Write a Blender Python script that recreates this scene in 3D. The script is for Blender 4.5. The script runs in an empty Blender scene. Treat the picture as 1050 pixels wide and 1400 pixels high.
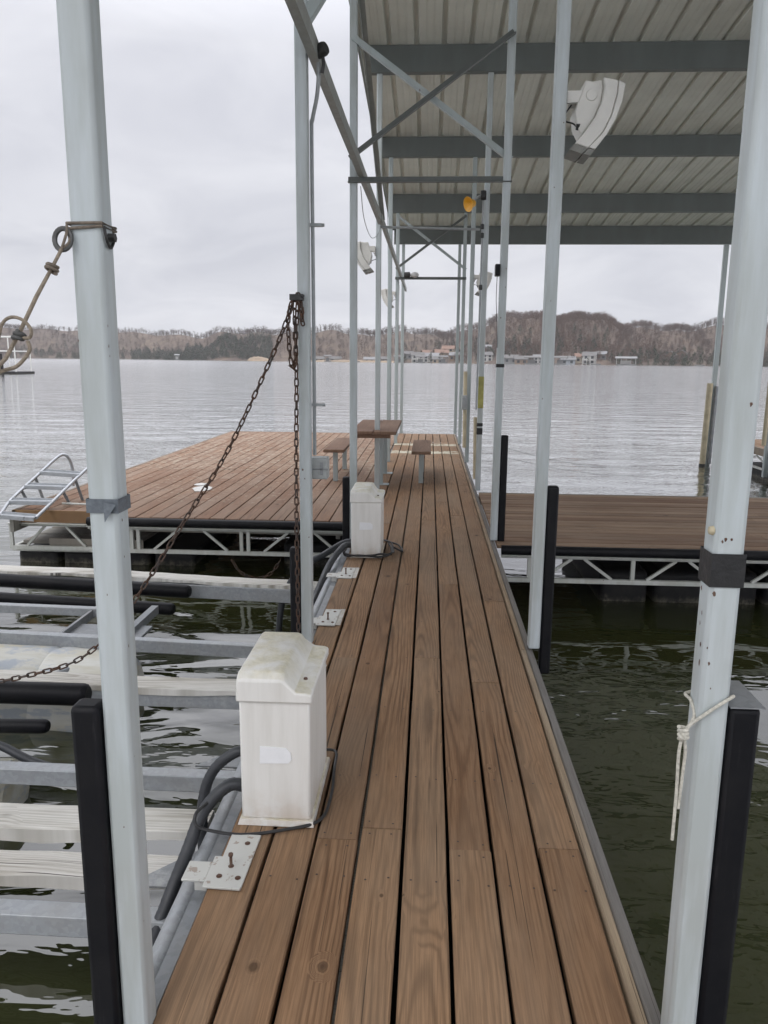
import bpy, bmesh, math, random
import numpy as np
from mathutils import Vector, Matrix, noise as mnoise
random.seed(7); rng = np.random.default_rng(7)
R = math.radians
SC = bpy.context.scene; COL = SC.collection

# ------------------------------------------------------------------ camera
EYE = 1.6                      # eye height over the boards; +Y runs along the walkway, boards at z = 0
WATER = -0.60
F, CX, CY = 1060.0, 525.0, 700.0
def _basis():
    vp = Vector((588-CX, -(491-CY), -F)).normalized()
    q = Vector((1588-CX, -(491+8.8-CY), -F))
    up = q.cross(vp).normalized()
    if up.y < 0: up = -up
    return Matrix((vp.cross(up), vp, up))
CAMM = _basis()
cam = bpy.data.cameras.new('camera'); camo = bpy.data.objects.new('camera', cam); COL.objects.link(camo)
cam.sensor_width = 36; cam.lens = 36*F/1400; cam.clip_start = 0.05; cam.clip_end = 6000
camo.matrix_world = Matrix.Translation((0, 0, EYE)) @ CAMM.to_4x4()
SC.camera = camo
def _ray(x, y): return CAMM @ Vector((x-CX, -(y-CY), -F))
def at(x, y, Y):               # point of the place at distance Y along the walkway
    d = _ray(x, y); t = Y/d.y; return Vector((0, 0, EYE)) + d*t
def flat(x, y, z=0.0):         # point of the place at height z
    d = _ray(x, y); t = (z-EYE)/d.z; return Vector((0, 0, EYE)) + d*t

# ------------------------------------------------------------------ sky, sun, exposure
SUN_EL, SUN_AZ = R(52), R(215)         # behind and left of the camera, through thick cloud
world = bpy.data.worlds.new('World'); SC.world = world; world.use_nodes = True
def build_world():
    nt = world.node_tree; nt.nodes.clear(); N = nt.nodes.new; L = nt.links.new
    out = N('ShaderNodeOutputWorld'); bg = N('ShaderNodeBackground'); L(bg.outputs[0], out.inputs[0])
    bg.inputs['Strength'].default_value = 0.1
    sky = N('ShaderNodeTexSky'); sky.sky_type = 'NISHITA'; sky.sun_disc = False
    sky.sun_elevation = SUN_EL; sky.sun_rotation = SUN_AZ
    tc = N('ShaderNodeTexCoord'); sep = N('ShaderNodeSeparateXYZ'); L(tc.outputs['Generated'], sep.inputs[0])
    mx = N('ShaderNodeMath'); mx.operation = 'MAXIMUM'; L(sep.outputs[2], mx.inputs[0]); mx.inputs[1].default_value = 0.0
    ad = N('ShaderNodeMath'); ad.operation = 'ADD'; L(mx.outputs[0], ad.inputs[0]); ad.inputs[1].default_value = 0.22
    dv = N('ShaderNodeVectorMath'); dv.operation = 'DIVIDE'; L(tc.outputs['Generated'], dv.inputs[0])
    cb = N('ShaderNodeCombineXYZ')
    for i in range(3): L(ad.outputs[0], cb.inputs[i])
    L(cb.outputs[0], dv.inputs[1])
    n1 = N('ShaderNodeTexNoise'); n1.inputs['Scale'].default_value = 1.7; n1.inputs['Detail'].default_value = 5; n1.inputs['Roughness'].default_value = 0.52
    n1.inputs['Distortion'].default_value = 0.6
    L(dv.outputs[0], n1.inputs['Vector'])
    cr = N('ShaderNodeValToRGB'); L(n1.outputs['Fac'], cr.inputs[0])
    cr.color_ramp.elements[0].position = 0.32; cr.color_ramp.elements[0].color = (0.745, 0.755, 0.825, 1)
    cr.color_ramp.elements[1].position = 0.66; cr.color_ramp.elements[1].color = (0.94, 0.945, 1.0, 1)
    # overcast luminance: brighter towards the zenith
    gr = N('ShaderNodeValToRGB'); L(sep.outputs[2], gr.inputs[0]); e = gr.color_ramp.elements
    e[0].position = 0.0; e[0].color = (0.235,)*3+(1,); e[1].position = 1.0; e[1].color = (1, 1, 1, 1)
    for p, v in ((0.12, 0.232), (0.34, 0.262), (0.50, 0.50), (0.66, 0.72)):
        k = e.new(p); k.color = (v, v, v, 1)
    ml = N('ShaderNodeMixRGB'); ml.blend_type = 'MULTIPLY'; ml.inputs[0].default_value = 1
    L(cr.outputs[0], ml.inputs[1]); L(gr.outputs[0], ml.inputs[2])
    sc = N('ShaderNodeVectorMath'); sc.operation = 'SCALE'; L(ml.outputs[0], sc.inputs[0]); sc.inputs[3].default_value = 36.5
    mix = N('ShaderNodeMixRGB'); mix.inputs[0].default_value = 0.95
    L(sky.outputs[0], mix.inputs[1]); L(sc.outputs[0], mix.inputs[2]); L(mix.outputs[0], bg.inputs['Color'])
build_world()
sun = bpy.data.lights.new('sun', 'SUN'); sun.energy = 1.0; sun.angle = R(35); sun.color = (1, 0.97, 0.92)
suno = bpy.data.objects.new('sun', sun); COL.objects.link(suno)
sd = Vector((math.sin(SUN_AZ)*math.cos(SUN_EL), math.cos(SUN_AZ)*math.cos(SUN_EL), math.sin(SUN_EL)))
suno.rotation_euler = sd.to_track_quat('Z', 'Y').to_euler(); suno.location = (-20, -20, 40)
SC.view_settings.view_transform = 'Standard'; SC.view_settings.look = 'None'
SC.view_settings.exposure = 0.0; SC.view_settings.gamma = 1.0

# ------------------------------------------------------------------ materials
class NT:
    def __init__(s, name):
        s.m = bpy.data.materials.new(name); s.m.use_nodes = True; s.nt = s.m.node_tree
        s.b = s.nt.nodes['Principled BSDF']; s.tc = None
    def N(s, t, **k):
        n = s.nt.nodes.new('ShaderNode'+t)
        for a, v in k.items(): setattr(n, a, v)
        return n
    def L(s, a, b): s.nt.links.new(a, b)
    def put(s, sock, v):
        if isinstance(v, (int, float)): sock.default_value = v
        elif isinstance(v, tuple): sock.default_value = v if len(v) == len(sock.default_value) else v+(1,)
        else: s.L(v, sock)
    def math(s, op, a, b=0.0, c=None):
        n = s.N('Math', operation=op); s.put(n.inputs[0], a); s.put(n.inputs[1], b)
        if c is not None: s.put(n.inputs[2], c)
        return n.outputs[0]
    def mix(s, f, a, b, mode='MIX'):
        n = s.N('MixRGB', blend_type=mode); s.put(n.inputs[0], f); s.put(n.inputs[1], a); s.put(n.inputs[2], b); return n.outputs[0]
    def obj(s):
        if s.tc is None: s.tc = s.N('TexCoord').outputs['Object']
        return s.tc
    def vec(s, x, y, z):
        n = s.N('CombineXYZ'); s.put(n.inputs[0], x); s.put(n.inputs[1], y); s.put(n.inputs[2], z); return n.outputs[0]
    def scale(s, v, sx, sy, sz):
        n = s.N('VectorMath', operation='MULTIPLY'); s.put(n.inputs[0], v); n.inputs[1].default_value = (sx, sy, sz); return n.outputs[0]
    def noise(s, v, sc, det=3, rough=.5, dist=0.0):
        n = s.N('TexNoise'); s.put(n.inputs['Vector'], v); n.inputs['Scale'].default_value = sc; n.inputs['Detail'].default_value = det
        n.inputs['Roughness'].default_value = rough; n.inputs['Distortion'].default_value = dist; return n.outputs['Fac']
    def ramp(s, f, *st):
        n = s.N('ValToRGB'); s.put(n.inputs[0], f); e = n.color_ramp.elements
        while len(e) < len(st): e.new(0.5)
        for i, (p, c) in enumerate(st):
            e[i].position = p; e[i].color = (c, c, c, 1) if isinstance(c, (int, float)) else tuple(c)+(1,)
        return n.outputs[0]
    def attr(s, name): n = s.N('Attribute', attribute_name=name); return n.outputs['Fac']
    def bump(s, h, st, d):
        n = s.N('Bump'); n.inputs['Strength'].default_value = st; n.inputs['Distance'].default_value = d; s.put(n.inputs['Height'], h); s.L(n.outputs[0], s.b.inputs['Normal'])
    def base(s, c, rough=.5, metal=0.0, spec=.5):
        s.put(s.b.inputs['Base Color'], c); s.put(s.b.inputs['Roughness'], rough); s.put(s.b.inputs['Metallic'], metal); s.put(s.b.inputs['Specular IOR Level'], spec)

def paint(name, col, rust=0.5, rough=.42, dirt=.35, streak=14):
    t = NT(name); o = t.obj()
    n = t.noise(t.scale(o, streak, streak, 1.6), 1.0, 5, .6)
    big = t.noise(o, 2.3, 3)
    c = t.mix(t.ramp(n, (.38, dirt), (.66, 0.0)), col, tuple(x*f for x, f in zip(col, (.66, .64, .58))))
    c = t.mix(t.ramp(big, (.42, 0), (.72, .45)), c, tuple(x*f for x, f in zip(col, (.82, .86, .84))))
    v = t.N('TexVoronoi'); v.inputs['Scale'].default_value = 16; t.put(v.inputs['Vector'], t.scale(o, 1, 1, .6))
    d = t.math('ADD', v.outputs['Distance'], t.math('MULTIPLY', t.noise(o, 90, 2), .22))
    sp = t.N('SeparateColor'); t.L(v.outputs['Color'], sp.inputs[0])
    pick = t.math('GREATER_THAN', sp.outputs[0], 1.0-.16*rust)
    spot = t.math('MULTIPLY', pick, t.ramp(d, (.17, 1), (.24, 0)))
    c = t.mix(t.math('MULTIPLY', spot, .9), c, (.10, .045, .025))
    t.base(c, t.mix(spot, (rough,)*3, (.8,)*3)); t.bump(t.math('ADD', t.math('MULTIPLY', spot, -.4), t.math('MULTIPLY', t.noise(o, 25, 2), .25)), .25, .003)
    return t.m

def plain(name, col, rough=.6, var=.35, scale=20, metal=0.0, bump=.2, col2=None, spec=.5):
    t = NT(name); o = t.obj(); n = t.noise(o, scale, 6, .62)
    c2 = col2 or tuple(x*(1-var) for x in col)
    t.base(t.mix(t.ramp(n, (.34, 0), (.68, 1)), col, c2), t.ramp(t.noise(o, scale*.6, 3), (.3, max(.05, rough-.1)), (.7, min(1, rough+.12))), metal, spec)
    t.bump(n, bump, .004); return t.m

def wood(name, axis, light, dark, grey, greyamt=.35, ring=1.0, stain=None, tintamt=.42, knots=()):
    """boards: grain rings cut through the plank, knots, checks and grey weathering"""
    t = NT(name); o = t.N('NewGeometry').outputs['Position']; sp = t.N('SeparateXYZ'); t.L(o, sp.inputs[0])
    u, v = (sp.outputs[0], sp.outputs[1]) if axis == 'Y' else (sp.outputs[1], sp.outputs[0])
    rnd = t.attr('rnd'); cen = t.attr('cen')
    u = t.math('SUBTRACT', u, cen); off = t.math('MULTIPLY', rnd, 91.7)
    vv = t.math('ADD', v, off)
    nA = t.noise(t.vec(t.math('MULTIPLY', vv, .55), off, 0), 1.0, 2)
    nB = t.noise(t.vec(t.math('MULTIPLY', vv, .42), off, 7.3), 1.0, 2, .4)
    r2 = t.math('FRACT', t.math('MULTIPLY', rnd, 17.31))
    uo = t.math('ADD', t.math('MULTIPLY', t.math('SUBTRACT', r2, .5), .11), t.math('MULTIPLY', t.math('SUBTRACT', nA, .5), .16))
    h = t.math('ADD', .006, t.math('MULTIPLY', nB, .13))
    # knots push the rings aside
    kv = t.N('TexVoronoi'); kv.inputs['Scale'].default_value = 1.0
    t.put(kv.inputs['Vector'], t.vec(t.math('MULTIPLY', u, 9.0), t.math('MULTIPLY', vv, 5.5), off))
    kc = t.N('SeparateColor'); t.L(kv.outputs['Color'], kc.inputs[0])
    kd = t.math('ADD', kv.outputs['Distance'], t.math('MULTIPLY', t.noise(t.vec(t.math('MULTIPLY', u, 60), t.math('MULTIPLY', vv, 30), 0), 1.0, 2), .06))
    kp = t.math('GREATER_THAN', kc.outputs[0], .955)
    kfar = t.math('MULTIPLY', kp, t.ramp(kd, (.0, 1), (.75, 0)))
    du = t.math('SUBTRACT', u, uo)
    r = t.math('SQRT', t.math('ADD', t.math('MULTIPLY', du, du), t.math('MULTIPLY', h, h)))
    r = t.math('ADD', r, t.math('MULTIPLY', kfar, .034))
    r = t.math('ADD', r, t.math('MULTIPLY', t.noise(t.vec(t.math('MULTIPLY', u, 26), t.math('MULTIPLY', vv, 3.0), off), 1.0, 4), .010))
    kmask = None                    # single knots of this deck: rings close round them
    for (kx, ky, kr) in knots:
        ax = t.math('DIVIDE', t.math('SUBTRACT', sp.outputs[0], kx), kr); ay = t.math('DIVIDE', t.math('SUBTRACT', sp.outputs[1], ky), kr*1.35)
        dk = t.math('ADD', t.math('SQRT', t.math('ADD', t.math('MULTIPLY', ax, ax), t.math('MULTIPLY', ay, ay))), t.math('MULTIPLY', t.math('SUBTRACT', t.noise(o, 45, 3), .5), .35))
        m_ = t.ramp(t.math('MULTIPLY', dk, .5), (.42, 1), (.80, 0)); c_ = t.math('MULTIPLY', t.ramp(dk, (.30, 1), (.62, 0)), .8)
        r = t.math('ADD', t.math('MULTIPLY', r, t.math('SUBTRACT', 1.0, m_)), t.math('MULTIPLY', m_, t.math('MULTIPLY', dk, kr*1.1)))
        kmask = c_ if kmask is None else t.math('MAXIMUM', kmask, c_)
    fr = t.math('MULTIPLY_ADD', t.math('FRACT', t.math('MULTIPLY', rnd, 5.77)), 320.0, 430.0)
    s = t.math('MULTIPLY_ADD', t.math('SINE', t.math('MULTIPLY', r, fr)), .5, .5)
    s = t.math('POWER', s, 2.2)
    fine = t.noise(t.vec(t.math('MULTIPLY', u, 240), t.math('MULTIPLY', vv, 5.0), off), 1.0, 4, .65)
    fade = t.ramp(t.noise(t.vec(t.math('MULTIPLY', u, 6), t.math('MULTIPLY', vv, .9), off), 1.0, 3), (.36, .25), (.66, 1))
    c = t.mix(t.math('MULTIPLY', t.math('MULTIPLY', s, fade), .84*ring), light, dark)
    c = t.mix(t.ramp(fine, (.36, .55), (.60, 0)), c, dark)
    # board to board tint, broad weathering
    tint = t.math('FRACT', t.math('MULTIPLY', rnd, 3.37))
    c = t.mix(t.math('MULTIPLY', tint, tintamt), c, tuple(a*b for a, b in zip(dark, (1.25, 1.05, .95))))
    w = t.noise(t.vec(t.math('MULTIPLY', u, 3.0), t.math('MULTIPLY', v, .55), t.math('MULTIPLY', off, .12)), 1.0, 5, .6)
    w = t.math('MULTIPLY', t.ramp(w, (.38, 0), (.68, 1)), greyamt)
    c = t.mix(w, c, grey)
    c = t.mix(t.ramp(t.noise(o, 1.7, 4, .6), (.36, .45), (.6, 0)), c, t.mix(1.0, c, (.74, .72, .70), 'MULTIPLY'))
    if stain:                       # pale dried residue and lichen at fixed places along the boards
        for (y0, y1, amt, sc, hi) in stain:
            a = t.math('MULTIPLY', t.math('GREATER_THAN', v, y0), t.math('LESS_THAN', v, y1))
            k = t.math('MULTIPLY', a, t.ramp(t.noise(o, sc, 5, .7), (.42+hi, 0), (.50+hi, amt)))
            c = t.mix(k, c, (.55, .53, .42))
    kn = t.math('MULTIPLY', kp, t.ramp(kd, (.10, 1), (.26, 0)))
    c = t.mix(t.math('MULTIPLY', kn, .75), c, tuple(x*.35 for x in dark))
    if kmask is not None: c = t.mix(kmask, c, tuple(x*.62 for x in dark))
    ck = t.noise(t.vec(t.math('MULTIPLY', u, 120), t.math('MULTIPLY', vv, .62), t.math('ADD', off, 3.1)), 1.0, 3, .5, .3)
    ck = t.ramp(ck, (.675, 0), (.692, 1))
    c = t.mix(t.math('MULTIPLY', ck, .8), c, (.018, .013, .010))
    t.base(c, .78, 0, .25)
    hgt = t.math('SUBTRACT', t.math('MULTIPLY', t.math('SUBTRACT', 1.0, s), .35), t.math('MULTIPLY', ck, 1.2))
    hgt = t.math('ADD', hgt, t.math('MULTIPLY', fine, .5))
    t.bump(hgt, .5, .0025)
    return t.m

def galv(name, col=(.36, .38, .40)):
    t = NT(name); o = t.obj()
    v = t.N('TexVoronoi'); v.inputs['Scale'].default_value = 55; t.put(v.inputs['Vector'], o)
    sp = t.N('SeparateColor'); t.L(v.outputs['Color'], sp.inputs[0])
    c = t.mix(t.math('MULTIPLY', sp.outputs[0], .5), col, tuple(x*.66 for x in col))
    c = t.mix(t.ramp(t.noise(t.scale(o, 4, 4, 10), 1.0, 5, .65), (.42, 0), (.72, .5)), c, (.30, .29, .27))
    c = t.mix(t.ramp(t.noise(o, 6, 5, .7), (.58, 0), (.75, .6)), c, (.52, .53, .52))
    t.base(c, .5, .35); return t.m

def fibreglass(name):
    t = NT(name); o = t.obj(); g = t.N('NewGeometry'); sp = t.N('SeparateXYZ'); t.L(g.outputs['Normal'], sp.inputs[0])
    n = t.noise(o, 9, 6, .65); st = t.noise(t.scale(o, 22, 22, 1.5), 1.0, 5, .6)
    c = t.mix(t.ramp(st, (.42, 0), (.70, .45)), (.70, .69, .655), (.50, .485, .435))
    os_ = t.N('SeparateXYZ'); t.L(o, os_.inputs[0])
    low = t.math('MULTIPLY', t.ramp(os_.outputs[2], (.0, .45), (.14, 0)), t.ramp(t.noise(o, 14, 5, .6), (.40, 0), (.62, 1)))
    c = t.mix(low, c, (.43, .30, .19))
    up = t.math('MULTIPLY', t.ramp(sp.outputs[2], (.55, 0), (.85, 1)), t.ramp(n, (.38, 0), (.58, .7)))
    c = t.mix(up, c, t.mix(t.ramp(t.noise(o, 40, 4, .7), (.4, 0), (.6, 1)), (.60, .555, .39), (.45, .41, .26)))
    t.base(c, .45); t.bump(t.math('ADD', t.math('MULTIPLY', up, .6), n), .2, .003); return t.m

def rusty(name, a, b, amt=.5, metal=.3):
    t = NT(name); o = t.obj(); n = t.noise(o, 22, 5, .65)
    t.base(t.mix(t.ramp(n, (.5-amt*.3, 0), (.62, 1)), a, b), .6, metal); t.bump(n, .3, .002); return t.m

def water_mat():
    t = NT('lake_water'); nt = t.nt
    t.base((.026, .030, .010), .4, 0, 0.0)
    p = t.N('NewGeometry').outputs['Position']
    ln = t.N('VectorMath', operation='LENGTH'); t.L(p, ln.inputs[0]); d = ln.outputs[1]
    sx = t.N('SeparateXYZ'); t.L(p, sx.inputs[0])
    shel = t.ramp(t.math('MULTIPLY_ADD', sx.outputs[0], .1, .5), (.44, 1), (.56, .22))   # sheltered under the roof, stirred by the lift
    a = t.noise(t.scale(p, .75, 1.5, 1), 1.0, 1, .4, .9)             # slow swirls round the floats
    b = t.noise(t.scale(p, 1.0, 2.1, 1), 3.6, 2, .5, .6)              # small ripples
    w = t.noise(t.scale(p, .42, 1.0, 1), 1.1, 5, .62, .5)             # wind chop on the open lake
    w2 = t.noise(t.scale(p, .05, .11, 1), 1.0, 3, .6)                 # gusts
    near = t.ramp(t.math('DIVIDE', d, 100.0), (.05, 1), (.15, .1)); chop = t.ramp(t.math('DIVIDE', d, 100.0), (.07, .05), (.16, 1))
    h = t.math('ADD', t.math('MULTIPLY', t.math('MULTIPLY', t.math('MULTIPLY', a, near), shel), .085), t.math('MULTIPLY', t.math('MULTIPLY', b, near), .004))
    h = t.math('ADD', h, t.math('MULTIPLY', t.math('MULTIPLY', w, chop), t.math('MULTIPLY_ADD', w2, .07, .055)))
    n = t.N('Bump'); n.inputs['Distance'].default_value = 1.0; t.put(n.inputs['Height'], h)
    t.put(n.inputs['Strength'], t.ramp(t.math('DIVIDE', d, 400.0), (.02, 1.0), (.06, .62), (.2, .75), (1, .85)))
    t.L(n.outputs[0], t.b.inputs['Normal'])
    fr = t.N('Fresnel'); fr.inputs['IOR'].default_value = 1.34; t.L(n.outputs[0], fr.inputs['Normal'])
    k = t.math('MINIMUM', .97, t.math('MULTIPLY', t.math('POWER', fr.outputs[0], .62), t.math('MULTIPLY_ADD', fr.outputs[0], .55, 1.0)))
    g = t.N('BsdfGlossy'); g.inputs['Color'].default_value = (1, 1, 1, 1); t.L(n.outputs[0], g.inputs['Normal'])
    t.put(g.inputs['Roughness'], t.ramp(t.math('DIVIDE', d, 400.0), (.02, .012), (.15, .09), (1, .16)))
    mx = t.N('MixShader'); t.put(mx.inputs[0], k); t.L(t.b.outputs[0], mx.inputs[1]); t.L(g.outputs[0], mx.inputs[2])
    t.L(mx.outputs[0], nt.nodes['Material Output'].inputs['Surface'])
    return t.m

M = {
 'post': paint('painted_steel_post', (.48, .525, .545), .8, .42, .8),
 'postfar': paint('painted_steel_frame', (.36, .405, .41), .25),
 'beam': paint('painted_roof_beam', (.115, .13, .126), .1, .5, .4, 5),
 'bracedark': paint('dark_angle_steel', (.11, .12, .115), .1, .5, .4),
 'brace': paint('brace_angle_steel', (.28, .29, .275), .3, .5, .5),
 'truss': paint('truss_white_paint', (.50, .51, .48), .9, .5, .6),
 'sheet': plain('roof_sheet_underside', (.66, .685, .635), .45, .16, 1.6, 0, .05),
 'black': None, 'blk0': plain('black_rubber_plain', (.0035, .0037, .0055), .5, .4, 30, 0, .15, None, .18),
 'blackmatte': None, 'bm0': plain('black_plastic_float', (.010, .010, .011), .6, .5, 9, 0, .2, (.024, .023, .021), .3),
 'tape': plain('black_tape', (.014, .014, .015), .5, .4, 60, 0, .5),
 'greytape': plain('grey_tape', (.12, .14, .16), .45, .4, 60, 0, .5),
 'deck': wood('deck_boards_brown', 'Y', (.318, .192, .106), (.098, .055, .029), (.235, .178, .125), .55, 1.0, ((13.35, 13.75, .85, 5, 0), (14.6, 14.95, .7, 4, 0)), .42, ((-.440, 1.78, .030), (-.255, 1.79, .026), (-.115, 2.08, .013), (-.05, 2.09, .007), (.075, 3.57, .012), (.27, 2.86, .016), (-.30, 3.9, .022), (.44, 5.1, .024), (-.13, 5.4, .022))),
 'deckleft': wood('deck_boards_faded_red', 'Y', (.265, .158, .098), (.11, .062, .040), (.27, .205, .155), .6, .7, ((11.0, 16.8, .30, 9.0, .10), (8.4, 14.0, .30, 12.0, .14))),
 'deckx': wood('deck_boards_cross', 'X', (.33, .225, .145), (.10, .062, .040), (.28, .23, .175), .4, 1.0, None, .85),
 'trim': wood('weathered_edge_board', 'Y', (.30, .25, .19), (.16, .13, .10), (.27, .26, .25), .75),
 'edge': wood('tan_edge_strip', 'Y', (.34, .26, .17), (.17, .12, .08), (.30, .26, .21), .5),
 'rail': wood('weathered_grey_rail', 'Y', (.20, .185, .165), (.10, .09, .08), (.17, .165, .16), .8),
 'bunk': wood('bleached_bunk_wood', 'X', (.70, .69, .65), (.25, .23, .18), (.70, .70, .68), .5, 1.0),
 'oldwood': wood('old_fascia_wood', 'X', (.34, .21, .09), (.17, .09, .045), (.25, .2, .14), .4),
 'greywood': wood('grey_old_wood', 'X', (.30, .28, .24), (.15, .14, .12), (.30, .3, .28), .6),
 'table': wood('table_wood', 'Y', (.22, .135, .09), (.10, .058, .04), (.2, .15, .115), .4),
 'nail': plain('nail_heads', (.05, .032, .024), .6, .3, 40),
 'galv': galv('galvanised_steel'), 'galvd': galv('dull_galvanised_steel', (.22, .235, .25)),
 'plate': rusty('zinc_plate', (.52, .52, .49), (.34, .29, .25), -.3, .25),
 'bolt': rusty('rusty_bolt', (.16, .11, .085), (.09, .04, .025), .6, .4),
 'chain': rusty('rusted_chain', (.060, .052, .048), (.095, .05, .030), .5, .5),
 'fg': fibreglass('aged_white_fibreglass'),
 'sticker': plain('white_sticker', (.78, .79, .80), .4, .06, 20, 0, .05),
 'scrap': plain('dull_white_scrap', (.60, .59, .56), .7, .3, 30),
 'hose': plain('grey_black_hose', (.030, .033, .038), .5, .3, 20, 0, .2),
 'cable': plain('black_cable', (.025, .025, .026), .5, .3, 20),
 'conduit': plain('grey_conduit', (.32, .34, .345), .4, .25, 12, .3, .1),
 'cast': plain('dark_cast_fitting', (.05, .05, .05), .5, .4, 50, .3),
 'pvc': plain('grey_pvc_box', (.33, .35, .345), .5, .2, 14),
 'rope': plain('tan_rope', (.30, .25, .19), .85, .45, 130, 0, .8),
 'ropew': plain('white_rope', (.56, .54, .47), .85, .4, 130, 0, .8),
 'ropeg': plain('old_brown_rope', (.20, .165, .13), .85, .45, 130, 0, .8),
 'iron': plain('weathered_iron', (.12, .12, .118), .6, .4, 60, .5),
 'speaker': plain('white_speaker_shell', (.66, .65, .61), .5, .15, 6, 0, .08),
 'spkgrey': plain('grey_speaker_end', (.20, .20, .18), .6, .2, 20),
 'yellow': plain('yellow_lacquer', (.72, .36, .02), .35, .15, 10),
 'glass': plain('lamp_glass', (.5, .5, .5), .1, .1, 10),
 'tan': plain('tan_foam_roller', (.47, .41, .28), .6, .25, 8),
 'olive': plain('yellow_green_strip', (.42, .40, .12), .6, .4, 12),
 'alu': plain('ladder_aluminium', (.45, .47, .49), .35, .2, 10, .5, .05),
 'tank': None, 'white': plain('white_paint', (.70, .70, .67), .5, .15, 3),
 'water': water_mat(),
}
def tank_mat():
    t = NT('scuffed_float_tank'); o = t.obj()
    c = t.mix(t.ramp(t.noise(t.scale(o, 1, 6, 6), 1.0, 5, .65), (.40, 0), (.62, 1)), (.56, .56, .52), (.44, .41, .31))
    c = t.mix(t.ramp(t.noise(t.scale(o, 2.2, 3, 9), 1.3, 5, .7), (.52, 0), (.60, .8)), c, (.33, .37, .43))
    t.base(c, .55); t.bump(t.noise(o, 14, 4), .3, .004); return t.m
M['tank'] = tank_mat()
def rubber_mat():
    t = NT('black_rubber'); o = t.obj()
    sc = t.ramp(t.noise(t.scale(o, 60, 60, 5), 1.0, 5, .7, .5), (.60, 0), (.74, .55)); dust = t.ramp(t.noise(o, 5, 5, .7), (.45, 0), (.75, .35))
    c = t.mix(dust, t.mix(sc, (.0035, .0037, .0055), (.035, .034, .036)), (.022, .021, .020)); t.base(c, .5, 0, .2); t.bump(t.noise(o, 40, 4), .2, .002); return t.m
M['black'] = rubber_mat()
def drum_mat():                # black plastic floats with a dried scum line
    t = NT('black_plastic_float'); o = t.N('NewGeometry').outputs['Position']; sp = t.N('SeparateXYZ'); t.L(o, sp.inputs[0])
    z = t.math('ADD', sp.outputs[2], t.math('MULTIPLY', t.math('SUBTRACT', t.noise(t.scale(o, 9, 9, 2), 1.0, 5, .7), .5), .16))
    line = t.math('MULTIPLY', t.ramp(t.math('ADD', z, 1.0), (.40, .8), (.46, 0)), t.ramp(t.noise(o, 18, 4, .7), (.40, .15), (.6, 1)))
    c = t.mix(t.ramp(t.noise(o, 7, 5, .7), (.4, 0), (.7, .6)), (.009, .009, .010), (.028, .026, .023)); t.base(t.mix(line, c, (.16, .145, .11)), .6, 0, .3); return t.m
M['blackmatte'] = drum_mat()

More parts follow.
